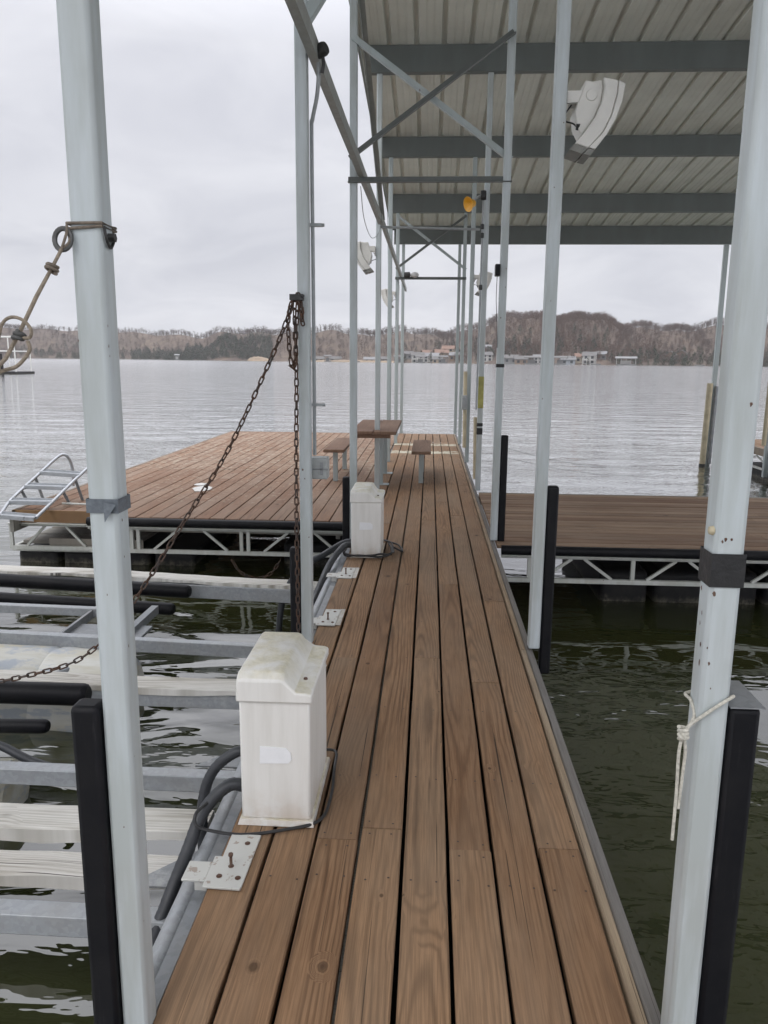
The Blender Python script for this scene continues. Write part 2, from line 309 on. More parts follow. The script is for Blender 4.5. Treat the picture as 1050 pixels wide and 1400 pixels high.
# ------------------------------------------------------------------ mesh building
class MB:
    def __init__(s): s.v = []; s.f = []; s.mi = []; s.rnd = []; s.cen = []; s.cur = 0; s.cr = 0.0; s.cc = 0.0
    def add(s, vs, fs):
        b = len(s.v); s.v += [tuple(p) for p in vs]
        for f in fs: s.f.append(tuple(b+i for i in f)); s.mi.append(s.cur); s.rnd.append(s.cr); s.cen.append(s.cc)
        return s
    def box(s, x0, x1, y0, y1, z0, z1):
        return s.add([(x0,y0,z0),(x1,y0,z0),(x1,y1,z0),(x0,y1,z0),(x0,y0,z1),(x1,y0,z1),(x1,y1,z1),(x0,y1,z1)],
                     [(0,3,2,1),(4,5,6,7),(0,1,5,4),(1,2,6,5),(2,3,7,6),(3,0,4,7)])
    def bar(s, p, q, w, h, up=(0,0,1)):        # rectangular bar, w sideways, h along up
        p, q = Vector(p), Vector(q); d = (q-p).normalized(); sd_ = d.cross(Vector(up)).normalized(); u = sd_.cross(d)
        a, b = sd_*w/2, u*h/2
        return s.add([p-a-b, p+a-b, p+a+b, p-a+b, q-a-b, q+a-b, q+a+b, q-a+b],
                     [(0,1,2,3),(7,6,5,4),(0,4,5,1),(1,5,6,2),(2,6,7,3),(3,7,4,0)])
    def angle(s, p, q, w, th, up=(0,0,1)):     # L-shaped angle iron
        p, q = Vector(p), Vector(q); d = (q-p).normalized(); a = d.cross(Vector(up)).normalized(); b = a.cross(d)
        o = [(0,0),(w,0),(w,th),(th,th),(th,w),(0,w)]
        vs = [p+a*x+b*y for x, y in o]+[q+a*x+b*y for x, y in o]
        return s.add(vs, [(5,4,3,2,1,0),(6,7,8,9,10,11)]+[(i,(i+1)%6,(i+1)%6+6,i+6) for i in range(6)])
    def tube(s, pts, r, seg=10, closed=False, cap=True):
        pts = [Vector(p) for p in pts]; n = len(pts); rr = r if isinstance(r, (list, tuple)) else [r]*n
        tang = []
        for i in range(n):
            a = pts[(i-1) % n] if closed or i else pts[0]; b = pts[(i+1) % n] if closed or i < n-1 else pts[-1]
            tang.append((b-a).normalized())
        t0 = tang[0]; nrm = t0.cross(Vector((0,0,1)) if abs(t0.z) < .9 else Vector((1,0,0))).normalized(); rings = []
        for i in range(n):
            tt = tang[i]; nrm = (nrm-tt*nrm.dot(tt)).normalized(); bn = tt.cross(nrm)
            rings.append([pts[i]+(nrm*math.cos(2*math.pi*k/seg)+bn*math.sin(2*math.pi*k/seg))*rr[i] for k in range(seg)])
        vs = [p for g in rings for p in g]; fs = []
        for i in range(n if closed else n-1):
            j = (i+1) % n
            for k in range(seg): k2 = (k+1) % seg; fs.append((i*seg+k, i*seg+k2, j*seg+k2, j*seg+k))
        if cap and not closed:
            fs.append(tuple(reversed(range(seg)))); fs.append(tuple((n-1)*seg+k for k in range(seg)))
        return s.add(vs, fs)
    def cyl(s, p, q, r, seg=16): return s.tube([p, q], r, seg)
    def prism(s, outline, fn, a, b):           # outline in 2D, fn(u, v, w) -> point, from w=a to w=b
        n = len(outline); vs = [fn(u, v, a) for u, v in outline]+[fn(u, v, b) for u, v in outline]
        return s.add(vs, [tuple(range(n)), tuple(reversed(range(n, 2*n)))]+[(i, i+n, (i+1)%n+n, (i+1)%n) for i in range(n)])
    def lathe(s, prof, o, ax, seg=20):         # prof of (r, along ax)
        o = Vector(o); ax = Vector(ax).normalized(); n = ax.cross(Vector((0,0,1)) if abs(ax.z) < .9 else Vector((1,0,0))).normalized(); b = ax.cross(n)
        vs = [o+ax*h+(n*math.cos(2*math.pi*k/seg)+b*math.sin(2*math.pi*k/seg))*r for r, h in prof for k in range(seg)]
        fs = [(i*seg+k, i*seg+(k+1)%seg, (i+1)*seg+(k+1)%seg, (i+1)*seg+k) for i in range(len(prof)-1) for k in range(seg)]
        return s.add(vs, fs)
    def build(s, name, mats, parent=None, bevel=0.0, smooth=True, fixn=True):
        if not isinstance(mats, (list, tuple)): mats = [mats]
        me = bpy.data.meshes.new(name); o0 = parent_loc(parent)
        me.from_pydata([(x-o0[0], y-o0[1], z-o0[2]) for x, y, z in s.v], [], s.f)
        for m in mats: me.materials.append(m)
        me.polygons.foreach_set('material_index', s.mi)
        for k, d in (('rnd', s.rnd), ('cen', s.cen)):
            if any(d): me.attributes.new(k, 'FLOAT', 'FACE').data.foreach_set('value', d)
        if fixn:
            bm = bmesh.new(); bm.from_mesh(me); bmesh.ops.recalc_face_normals(bm, faces=bm.faces); bm.to_mesh(me); bm.free()
        if smooth:
            me.polygons.foreach_set('use_smooth', [True]*len(me.polygons)); me.set_sharp_from_angle(angle=R(38))
        me.update()
        ob = bpy.data.objects.new(name, me); COL.objects.link(ob)
        if parent: ob.parent = parent
        if bevel:
            b = ob.modifiers.new('bevel', 'BEVEL'); b.width = bevel; b.segments = 2; b.limit_method = 'ANGLE'; b.angle_limit = R(40)
        return ob
def parent_loc(p):
    l = Vector((0, 0, 0))
    while p is not None: l += p.location; p = p.parent
    return l
def tag(o, label, cat, group=None, kind=None):
    if label: o['label'] = label
    if cat: o['category'] = cat
    if group: o['group'] = group
    if kind: o['kind'] = kind
    return o
def thing(name, loc, label, cat, group=None):
    o = bpy.data.objects.new(name, None); o.empty_display_size = .2; COL.objects.link(o); o.location = loc
    return tag(o, label, cat, group)
def copy_tree(o, parent=None):
    c = o.copy(); COL.objects.link(c)
    if parent is not None: c.parent = parent
    for ch in list(o.children): copy_tree(ch, c)
    return c
def curve(pts, n=8):                           # Catmull-Rom through points
    p = [Vector(a) for a in pts]; p = [p[0]*2-p[1]]+p+[p[-1]*2-p[-2]]; out = []
    for i in range(1, len(p)-2):
        for k in range(n):
            t = k/n; a, b, c, d = p[i-1], p[i], p[i+1], p[i+2]
            out.append(.5*((2*b)+(c-a)*t+(2*a-5*b+4*c-d)*t*t+(3*b-a-3*c+d)*t**3))
    out.append(p[-2]); return out
def boards(mb, a0, a1, c0, c1, pitch, gap, z1, th, axis='Y', nails=.61, blen=(2.6, 4.9), start=None, seedv=1):
    """planks running along axis from a0 to a1, laid side by side from c0 to c1; nail heads in slot 1"""
    rr = random.Random(seedv); n = max(1, round((c1-c0)/pitch)); w = (c1-c0)/n
    for i in range(n):
        s0, s1 = c0+i*w+gap/2, c0+(i+1)*w-gap/2; a = a0; first = True
        while a < a1-.05:
            ln = rr.uniform(*blen)
            if first and start: ln = start[i % len(start)]
            b = min(a1, a+ln)
            if a1-b < .5: b = a1
            mb.cr = rr.random(); mb.cc = (s0+s1)/2; mb.cur = 0; dz = rr.uniform(-.0025, .0025); e = a+(.0 if first else .004)
            m = max(2, int((b-e)/.35)); rows = []
            for k in range(m+1):
                t = e+(b-e)*k/m; j0, j1 = rr.uniform(-.0016, .0016), rr.uniform(-.0016, .0016); zz = z1+dz+rr.uniform(-.001, .001)
                cup = rr.uniform(-.0006, .0006)
                sec = [(s0+j0, zz-th), (s0+j0, zz-.005), (s0+j0+.005, zz), ((s0+s1)/2, zz+cup), (s1+j1-.005, zz), (s1+j1, zz-.005), (s1+j1, zz-th)]
                rows.append([(c, t, z) if axis == 'Y' else (t, c, z) for c, z in sec])
            q = len(rows[0])
            fs = [(k*q+i2, k*q+(i2+1) % q, (k+1)*q+(i2+1) % q, (k+1)*q+i2) for k in range(m) for i2 in range(q)]
            fs += [tuple(range(q)), tuple(reversed(range(m*q, m*q+q)))]
            mb.add([p for r_ in rows for p in r_], fs)
            if nails:
                mb.cur = 1; js = [a0+.3+k*nails for k in range(int((a1-a0)/nails)+1)]; js = [t for t in js if e+.05 < t < b-.05]+[e+.03, b-.03]
                for t in js:
                    for c in (s0+.028, s1-.028):
                        c += rr.uniform(-.008, .008); tt = t+rr.uniform(-.012, .012); r_ = .0042
                        vs = [(c+r_*math.cos(k*math.pi/3), tt+r_*math.sin(k*math.pi/3), z1+dz+.0022) for k in range(6)]
                        if axis != 'Y': vs = [(y, x, z) for x, y, z in vs]
                        mb.add(vs, [tuple(range(6))])
            a = b; first = False
    mb.cur = 0
    return mb

# ------------------------------------------------------------------ lake
w = MB(); w.add([(-1500,-300,WATER),(1500,-300,WATER),(1500,1500,WATER),(-1500,1500,WATER)], [(0,1,2,3)])
tag(w.build('water', M['water'], smooth=False), 'murky green lake with small wind ripples around the dock', 'lake', kind='structure')

# ------------------------------------------------------------------ far shore: terrain as heights over azimuth and distance
def az_of(x): d = _ray(x, 491+.0088*(x-588)); return math.atan2(d.x, d.y)
SH = [(-500, 1050), (-100, 860), (40, 720), (170, 690), (250, 590), (380, 510), (480, 480), (640, 430), (700, 405), (800, 400), (900, 410), (1000, 415), (1150, 430), (1500, 470)]
RG = [(-500, 40), (-100, 42), (0, 39), (80, 36.5), (170, 34), (230, 32), (280, 30), (300, 36), (350, 39), (400, 41), (460, 41), (500, 40), (550, 41), (600, 39), (640, 44.5), (680, 56), (700, 62), (740, 63), (790, 61), (820, 59), (850, 50), (880, 46), (920, 47), (1000, 50), (1100, 48), (1500, 46)]
SHa = [az_of(a) for a, b in SH]; SHd = [b for a, b in SH]
RGa = [az_of(a) for a, b in RG]; RGh = [b for a, b in RG]           # apparent height of the woods' top over the horizon, in minutes of a 1/1060 radian
def smooth(t): t = np.clip(t, 0, 1); return t*t*(3-2*t)
TREE = 5.5
def shore(a): return np.interp(a, SHa, SHd)
def ground(a, r):
    D = shore(a); L = 120+40*np.sin(a*9.0)
    right = np.exp(-((a-az_of(775))/.085)**2)
    L = L*(1-.45*right)
    top = np.interp(a, RGa, RGh)/F*(D+L)+EYE-TREE*.8
    h = -1.6+(top+1.6)*(.25*smooth((r-D+8)/35.0)*.5+(1-.125)*smooth((r-D-10)/L))
    h = h+1.6*np.sin(a*70+r*.05)*smooth((r-D)/60)+1.1*np.sin(a*151+2+r*.021)*smooth((r-D)/60)
    # wooded headland on the left
    g = np.exp(-((a-az_of(312))/.026)**2)*np.exp(-((r-D-38)/26)**2)
    h = np.maximum(h, -1.6+15.5*g)
    return h
def terrain():
    A = np.linspace(-.95, .95, 360); T = np.concatenate([np.linspace(-30, 200, 60), np.linspace(215, 420, 10)])
    aa, tt = np.meshgrid(A, T, indexing='ij'); D = shore(aa); r = D+tt; h = ground(aa, r)
    far = smooth((tt-200)/220); h = h*(1-far*.6)
    h = np.where(tt < -12, -3.0, h)
    V = np.stack([np.sin(aa)*r, np.cos(aa)*r, h], -1).reshape(-1, 3); n = len(T); f = []
    for i in range(len(A)-1):
        for j in range(n-1): f.append((i*n+j, (i+1)*n+j, (i+1)*n+j+1, i*n+j+1))
    me = bpy.data.meshes.new('hills'); me.from_pydata(V.tolist(), [], f); me.polygons.foreach_set('use_smooth', [True]*len(f))
    t = NT('leaf_litter_hillside'); o = t.obj()
    c = t.mix(t.ramp(t.noise(o, .02, 5, .65), (.35, 0), (.65, 1)), (.125, .095, .075), (.085, .066, .055))
    c = t.mix(t.ramp(t.noise(o, .11, 4, .7), (.5, 0), (.7, .6)), c, (.17, .135, .095))
    t.base(c, .95, 0, .1); me.materials.append(t.m)
    ob = bpy.data.objects.new('hills', me); COL.objects.link(ob); tag(ob, 'low hills along the far shore covered in bare winter woods', 'hills', kind='structure')
terrain()

# ------------------------------------------------------------------ winter woods
def tri_template(kind, seed):
    g = np.random.default_rng(seed); T = []
    def stick(p, q, w0, w1):
        p, q = np.array(p), np.array(q); d = q-p; s = np.cross(d, g.normal(size=3)); s /= np.linalg.norm(s)+1e-9
        T.append([p-s*w0, p+s*w0, q])
        s2 = np.cross(d, s); s2 /= np.linalg.norm(s2)+1e-9
        T.append([p-s2*w1, p+s2*w1, q])
    if kind == 'bare':
        stick((0,0,0), (g.normal()*.05, g.normal()*.05, .8), .011, .011)
        for _ in range(22):
            z = g.uniform(.28, .8); an = g.uniform(0, 6.28); ln = g.uniform(.16, .36)*(1.15-.5*z); el = g.uniform(.15, 1.1)
            d = np.array([math.cos(an)*math.cos(el), math.sin(an)*math.cos(el), math.sin(el)]); p = np.array([0, 0, z]); q = p+d*ln
            stick(p, q, .008, .006)
            for _ in range(3):
                t = g.uniform(.35, .95); b = p+d*ln*t; e = d+g.normal(size=3)*.55; e /= np.linalg.norm(e)
                stick(b, b+e*g.uniform(.08, .18), .0055, .004)
    else:
        stick((0,0,0), (0,0,.95), .02, .02)
        for _ in range(120):
            z = g.uniform(.08, .98); rad = (.30 if kind == 'cedar' else .40)*(1-z)**.75*(.35+.65*g.random()**.5)+.02; an = g.uniform(0, 6.28)
            c = np.array([math.cos(an)*rad, math.sin(an)*rad, z]); s = g.uniform(.035, .085)
            a = g.normal(size=3); b = g.normal(size=3); a /= np.linalg.norm(a); b /= np.linalg.norm(b)
            T.append([c-a*s, c+a*s*.6+b*s*.7, c+b*s*-.7-np.array([0, 0, s*.6])])
    return np.array(T)
def foliage_mat(name, a, b):
    t = NT(name); r = t.attr('rnd'); c = t.mix(r, a, b); t.base(c, .9, 0, .1); return t.m
WOODM = {'bare': foliage_mat('bare_twigs', (.085, .065, .056), (.135, .104, .090)), 'russet': foliage_mat('russet_twigs', (.108, .068, .050), (.155, .102, .078)),
         'cedar': foliage_mat('dark_cedar', (.040, .046, .032), (.075, .080, .058))}
TPL = {k: [tri_template(k, 10*i+len(k)) for i in range(7)] for k in ('bare', 'cedar')}
def wood_mesh(name, kind, mat, pos, hts):
    V, Rn = [], []
    for p, h in zip(pos, hts):
        T = TPL[kind][rng.integers(7)]; an = rng.uniform(0, 6.28); c, s = math.cos(an), math.sin(an); wd = h*rng.uniform(.85, 1.25)
        X = (T[..., 0]*c-T[..., 1]*s)*wd+p[0]; Y = (T[..., 0]*s+T[..., 1]*c)*wd+p[1]; Z = T[..., 2]*h+p[2]-.3
        V.append(np.stack([X, Y, Z], -1).reshape(-1, 3)); Rn.append(np.clip(rng.random()*.7+rng.random(len(T))*.3, 0, 1))
    V = np.concatenate(V).astype(np.float32); rn = np.concatenate(Rn).astype(np.float32); n = len(V)//3
    me = bpy.data.meshes.new(name); me.vertices.add(len(V)); me.vertices.foreach_set('co', V.ravel())
    me.loops.add(len(V)); me.loops.foreach_set('vertex_index', np.arange(len(V), dtype=np.int32)); me.polygons.add(n)
    me.polygons.foreach_set('loop_start', np.arange(0, len(V), 3, dtype=np.int32)); me.update(calc_edges=True)
    me.attributes.new('rnd', 'FLOAT', 'FACE').data.foreach_set('value', rn); me.materials.append(mat)
    ob = bpy.data.objects.new(name, me); COL.objects.link(ob); return ob
def scatter(n, x0, x1, t0, t1, keep=lambda a, t, x: True, pw=1.0):
    P = []
    while len(P) < n:
        x = rng.uniform(x0, x1); a = az_of(x); t = t0+(t1-t0)*rng.random()**pw
        if not keep(a, t, x): continue
        r = float(shore(a))+t; P.append((math.sin(a)*r, math.cos(a)*r, float(ground(np.array(a), np.array(r)))))
    return P
VILL = [(548, 622, 4, 46), (655, 715, 2, 30), (725, 835, 2, 26), (425, 548, 1, 12), (845, 872, 0, 8)]     # clearings where the houses stand
def clear(a, t, x):
    for x0, x1, t0, t1 in VILL:
        if x0 < x < x1 and t0 < t < t1: return rng.random() < .30
    return True
ishill = lambda x: math.exp(-((x-770)/105)**2)
P = scatter(8600, -330, 1330, 4, 190, lambda a, t, x: clear(a, t, x) and rng.random() > ishill(x)*.85)
tag(wood_mesh('bare_woods', 'bare', WOODM['bare'], P, [rng.uniform(3.6, 6.6) for _ in P]), 'leafless grey brown woods covering the far hills', 'woods', kind='stuff')
P = scatter(3300, 590, 960, 6, 165, lambda a, t, x: clear(a, t, x) and rng.random() < ishill(x)+.08)
tag(wood_mesh('russet_woods', 'bare', WOODM['russet'], P, [rng.uniform(3.6, 6.2) for _ in P]), 'reddish brown leafless woods on the rounded hill right of centre', 'woods', kind='stuff')
P = scatter(620, 255, 372, 4, 62) + scatter(420, -330, 170, 2, 60, pw=1.6) + scatter(260, 180, 262, 1, 40, pw=1.5) + scatter(420, 860, 1330, 3, 45, pw=1.4) + scatter(120, 540, 860, 4, 60, clear, 1.3) + scatter(60, 660, 830, 20, 70)
tag(wood_mesh('dark_evergreen_woods', 'cedar', WOODM['cedar'], P, [rng.uniform(3.4, 6.4) for _ in P]), 'dark evergreen thickets low along the far shore', 'woods', kind='stuff')

# houses and docks on the far shore
HM = {k: plain('house_'+k, c, .7, .12, .6, 0, 0) for k, c in dict(white=(.42, .41, .39), cream=(.36, .31, .24), tan=(.33, .26, .19), grey=(.15, .15, .148), brown=(.20, .14, .10), blue=(.24, .26, .28)).items()}
HM['roof'] = plain('far_roof_grey', (.13, .125, .12), .8, .3, 1.0); HM['roofred'] = plain('far_roof_brown', (.20, .12, .085), .8, .3, 1.0); HM['roofpale'] = plain('far_roof_pale', (.17, .17, .17), .6, .1, 1.0)
HM['glass'] = plain('far_window_glass', (.03, .035, .04), .15, .2, 1.0); HM['clay'] = plain('cut_bank_earth', (.26, .195, .13), .9, .4, .4)
def house(x, t, wdt, dep, hgt, wall, roof, label, rz=0.0, storeys=1, deckp=False):
    wdt *= .78; dep *= .78; hgt *= .8
    a = az_of(x); r = float(shore(a))+t; z = float(ground(np.array(a), np.array(r)))-.4
    e = thing('lake_house', (math.sin(a)*r, math.cos(a)*r, z), label, 'house', 'houses on the far shore'); e.rotation_euler.z = -a+rz
    o = Vector((math.sin(a)*r, math.cos(a)*r, z))
    def B(): return MB()
    h = hgt; k = B(); X, Y = wdt/2, dep/2
    k.add([(o.x+p[0], o.y+p[1], o.z+p[2]) for p in [(-X,-Y,-4),(X,-Y,-4),(X,Y,-4),(-X,Y,-4),(-X,-Y,h),(X,-Y,h),(X,Y,h),(-X,Y,h),(-X,0,h+Y*.6),(X,0,h+Y*.6)]],
          [(0,1,5,4),(1,2,6,9,5),(2,3,7,6),(3,0,4,8,7)]); wl = k.build('wall', HM[wall], e, smooth=False)
    k = B(); ov = .5
    for s in (-1, 1):
        q = [(-X-ov, s*(Y+ov), h-.25), (X+ov, s*(Y+ov), h-.25), (X+ov, 0, h+Y*.6+.12), (-X-ov, 0, h+Y*.6+.12)]
        k.add([(o.x+p[0], o.y+p[1], o.z+p[2]+dz) for dz in (0, .2) for p in q], [(0,1,2,3),(7,6,5,4),(0,4,5,1),(1,5,6,2),(3,2,6,7),(0,3,7,4)])
    k.build('roof', HM[roof], e, smooth=False)
    for sto in range(storeys):
        nwin = max(2, int(wdt/3))
        for i in range(nwin):
            wx = -X+(i+.5)*wdt/nwin; z0 = h*(sto+.30)/storeys
            k = B(); k.box(o.x+wx-.65, o.x+wx+.65, o.y-Y-.06, o.y-Y+.1, o.z+z0, o.z+z0+1.3); k.build('window', HM['glass'], wl, smooth=False)
    if deckp:
        k = B(); k.box(o.x-X, o.x+X, o.y-Y-2.2, o.y-Y-.08, o.z+h*.45, o.z+h*.45+.25)
        for i in range(4): k.box(o.x-X+i*(wdt-.3)/3, o.x-X+i*(wdt-.3)/3+.25, o.y-Y-2.2, o.y-Y-1.95, o.z-5, o.z+h*.45+1.1)
        k.build('porch', HM['white'], e, smooth=False)
for q in [(571, 9, 9, 7, 5.5, 'white', 'roof', 'white two storey house with a porch at the water left of the far walkway posts', 0, 2, True),
          (589, 16, 12, 7, 4.6, 'white', 'roofpale', 'long white house with pale roof beside the white porch house', .1, 2, False),
          (558, 22, 7, 6, 4, 'grey', 'roof', 'small grey house behind trees left of the white porch house', -.2, 1, False),
          (603, 30, 10, 7, 4.5, 'tan', 'roofred', 'tan house with brown roof part way up the slope', .25, 1, False),
          (613, 40, 9, 7, 5, 'cream', 'roofred', 'cream house highest on the slope above the white houses', -.15, 2, False),
          (598, 8, 7, 6, 3.2, 'tan', 'roof', 'low tan cabin at the water below the tan house', 0, 1, False),
          (665, 14, 7, 6, 4.5, 'white', 'roof', 'white house seen between the far right posts', .2, 2, False),
          (663, 44, 8, 6, 4, 'tan', 'roofpale', 'lone tan house high in the woods between the far right posts', 0, 1, False),
          (699, 8, 9, 6, 3.6, 'grey', 'roof', 'grey house with dark roof left of the leaning bare trees', -.2, 1, False),
          (712, 6, 8, 6, 3.4, 'brown', 'roof', 'brown house with dark roof next to the grey shore house', .15, 1, False),
          (736, 9, 6, 5, 4.2, 'white', 'roofpale', 'narrow white house just left of the second right post', 0, 2, False),
          (776, 7, 9, 6, 3.4, 'blue', 'roofpale', 'pale blue grey house right of the second right post', .1, 1, False),
          (806, 9, 8, 7, 5.4, 'white', 'roof', 'tall white house with big windows below the russet hill', -.1, 2, True),
          (793, 12, 7, 6, 4, 'cream', 'roofred', 'cream cottage beside the tall white house', .2, 1, False),
          (917, 24, 5, 6, 5.5, 'brown', 'roof', 'brown steep roofed cabin on the dark wooded right shore', 1.4, 1, False),
          (931, 26, 5, 6, 5.5, 'brown', 'roof', 'second brown cabin right of its twin on the dark wooded shore', 1.5, 1, False),
          (436, 5, 8, 5, 3.0, 'cream', 'roof', 'low cream house on the shore right of the chain post', 0, 1, False),
          (458, 5, 9, 5, 3.2, 'white', 'roof', 'low white house on the shore beside the cream one', .1, 1, False),
          (505, 5, 8, 5, 3.0, 'tan', 'roofpale', 'low tan house with pale roof between the near left posts', 0, 1, False),
          (527, 6, 7, 5, 3.2, 'grey', 'roof', 'low grey house on the shore between the thin left posts', 0, 1, False),
           (583, 44, 7, 6, 4, 'tan', 'roofred', 'small tan cabin high on the slope above the long white house', .3, 1, False),
           (622, 22, 7, 6, 4, 'brown', 'roofpale', 'brown cabin with pale roof at the right end of the hillside houses', -.2, 1, False),
           (747, 34, 6, 5, 4, 'tan', 'roof', 'tan cabin in the trees above the narrow white house', .1, 1, False),
           (822, 26, 6, 5, 4, 'grey', 'roofpale', 'grey cabin in the trees right of the tall white house', -.1, 1, False)]: house(*q)
def bank(x0, x1, h, label):
    m = MB(); pts = []
    for i in range(15):
        a = az_of(x0+(x1-x0)*i/14); r = float(shore(a))-1; b = math.sin(math.pi*i/14)**.6*h*.5*(.75+.35*random.random())
        for dr, z in ((-3, WATER-.5), (0, b*.45), (4, b), (14, b*.6)): pts.append((math.sin(a)*(r+dr), math.cos(a)*(r+dr), z))
    m.add(pts, [(i*4+j, i*4+4+j, i*4+5+j, i*4+1+j) for i in range(14) for j in range(3)])
    tag(m.build('shore_bank', HM['clay']), label, 'bank', kind='structure')
bank(338, 368, 5.5, 'bare tan earth bank beside the wooded headland'); bank(420, 550, 1.6, 'pale stony shoreline below the low houses')
def shoredock(x, wdt, dep, label, roofed=True, wallc='white'):
    wdt *= .58; dep *= .8; a = az_of(x); r = float(shore(a))-7; o = Vector((math.sin(a)*r, math.cos(a)*r, WATER))
    e = thing('shore_dock', o, label, 'dock', 'docks along the far shore'); e.rotation_euler.z = -a
    m = MB(); m.box(o.x-wdt/2, o.x+wdt/2, o.y-dep/2, o.y+dep/2, o.z+.1, o.z+.65); m.build('deck', HM['grey'], e, smooth=False)
    if roofed:
        for i in range(5):
            for s in (-1, 1): m = MB(); xx = o.x-wdt/2+.2+i*(wdt-.4)/4; m.box(xx-.09, xx+.09, o.y+s*(dep/2-.2)-.09, o.y+s*(dep/2-.2)+.09, o.z+.65, o.z+3.2); m.build('post', HM[wallc], e, smooth=False)
        m = MB(); X, Y = wdt/2+.4, dep/2+.4
        m.add([(o.x+p[0], o.y+p[1], o.z+p[2]) for p in [(-X,-Y,3.2),(X,-Y,3.2),(X,Y,3.2),(-X,Y,3.2),(-X,-Y,3.5),(X,-Y,3.5),(X,Y,3.5),(-X,Y,3.5),(-X,0,4.3),(X,0,4.3)]],
              [(3,2,1,0),(0,1,5,4),(1,2,6,9,5),(2,3,7,6),(3,0,4,8,7),(4,5,9,8),(6,7,8,9)]); m.build('roof', HM['roofpale' if wallc == 'white' else 'roof'], e, smooth=False)
        m = MB(); m.box(o.x-wdt*.28, o.x+wdt*.22, o.y-dep*.1, o.y+dep*.3, o.z+.66, o.z+2.3); m.build('locker', HM[wallc], e, smooth=False)
for q in [(856, 16, 9, 'white roofed boat dock standing out from the right shore'), (957, 8, 6, 'low pale dock by the dark trees at far right', False), (727, 12, 7, 'long roofed dock left of the second right post', True, 'grey'),
          (766, 10, 7, 'roofed dock right of the second right post', True, 'grey'), (575, 9, 6, 'grey roofed dock below the white porch house', True, 'grey'), (606, 8, 6, 'roofed dock below the low tan cabin', True, 'grey'),
          (487, 8, 5, 'low open dock near the pale stony shore', False), (545, 9, 6, 'roofed dock left of the white porch house', True, 'grey'), (448, 7, 6, 'roofed grey dock in front of the low white house', True, 'grey'),
          (697, 9, 6, 'open dock below the grey shore house', False), (815, 8, 6, 'open dock below the tall white house', False), (242, 5, 4, 'small pale dock at the foot of the left hills', True, 'white')]: shoredock(*q)

# open swim dock on the lake at the far left
def lake_frame():
    o = flat(8, 511, WATER); e = thing('swim_dock', o, 'dark floating dock with a white rail frame far out at left', 'dock')
    m = MB(); m.box(o.x-6, o.x+2.6, o.y-2, o.y+2, o.z-.2, o.z+.28); m.build('deck', M['blackmatte'], e)
    m = MB()
    for xx in (-5.8, -3.2, -.4, 2.3):
        for yy in (-1.8, 1.8): m.cyl((o.x+xx, o.y+yy, o.z+.25), (o.x+xx, o.y+yy, o.z+4.4), .07, 8)
    m.build('post', M['white'], e)
    for zz in (4.4, 2.7):
        m = MB()
        for yy in (-1.8, 1.8): m.cyl((o.x-5.9, o.y+yy, o.z+zz), (o.x+2.4, o.y+yy, o.z+zz), .07, 8)
        for xx in (-5.8, 2.3): m.cyl((o.x+xx, o.y-1.8, o.z+zz), (o.x+xx, o.y+1.8, o.z+zz), .07, 8)
        m.build('rail', M['white'], e)
    m = MB(); m.cyl((o.x+.7, o.y-1.9, o.z+.2), (o.x+.6, o.y-1.9, o.z+2.4), .16, 8); m.build('fender', M['blackmatte'], e)
    m = MB()
    for k in range(5): m.box(o.x-2.6+k*.01, o.x-.6, o.y-1.2+k*.42, o.y-1.15+k*.42, o.z+.28, o.z+2.2-k*.3)
    m.build('slide_steps', HM['cream'], e)
lake_frame()

# ------------------------------------------------------------------ walkway
def walkway():
    e = thing('walkway', (0, 0, 0), 'long brown plank walkway running straight from the camera to the lake end', 'walkway')
    m = boards(MB(), -1.2, 16.95, -.655, .537, .1487, .0125, 0, .038, start=[1.95, 2.35, 3.55, 3.62, 5.2, 3.52, 4.9, 3.55], seedv=5); m.build('deck_boards', [M['deck'], M['nail']], e, fixn=False)
    m = MB(); rr = random.Random(3); y = -1.2; o = MB()
    while y < 16.9:
        b = min(16.95, y+rr.uniform(2.2, 3.8)); m.cr = o.cr = rr.random(); m.cc = .55; o.cc = .59
        for mm, sec in ((m, [(.542, -.12), (.542, -.004), (.546, .002), (.566, .002), (.569, -.003), (.569, -.12)]), (o, [(.571, -.13), (.571, -.006), (.578, .001), (.600, -.006), (.618, -.030), (.618, -.13)])):
            mm.add([(x, y, z) for x, z in sec]+[(x, b-.006, z) for x, z in sec], [(0,1,2,3,4,5),(11,10,9,8,7,6)]+[(i,(i+1)%6,(i+1)%6+6,i+6) for i in range(6)])
        y = b
    m.build('edge_board', M['edge'], e); o.build('edge_rail', M['rail'], e)
    for xx in (-.62, -.2, .2, .52):
        m = MB(); m.box(xx-.02, xx+.02, -1.2, 16.9, -.18, -.04); m.build('stringer', M['greywood'], e)
    m = MB(); m.box(-.66, .60, 16.95, 16.99, -.18, -.002); m.cr = .3; m.build('end_board', M['trim'], e)
    for s, xx in ((-1, -.735), (1, .575)):
        m = MB()
        if s < 0: m.tube([(xx, -1.2, -.085), (xx, 7.45, -.085)], .034, 12)
        else: m.box(xx-.02, xx+.02, -1.2, 16.9, -.30, -.125)
        m.build('side_pipe' if s < 0 else 'side_beam', M['galv'], e)
    m = MB(); m.box(-.70, -.662, -1.2, 16.9, -.17, -.03); m.build('side_channel', M['galvd'], e)
    for y0 in (-1.2, 1.4, 4.0, 6.6, 9.2, 11.8, 14.4):  # unseen floats stretched almost end to end to block water glints between boards
        m = MB(); m.box(-.60, .53, y0, y0+2.5, -.9, -.185); m.build('float_drum', M['blackmatte'], e, bevel=.05)
walkway()

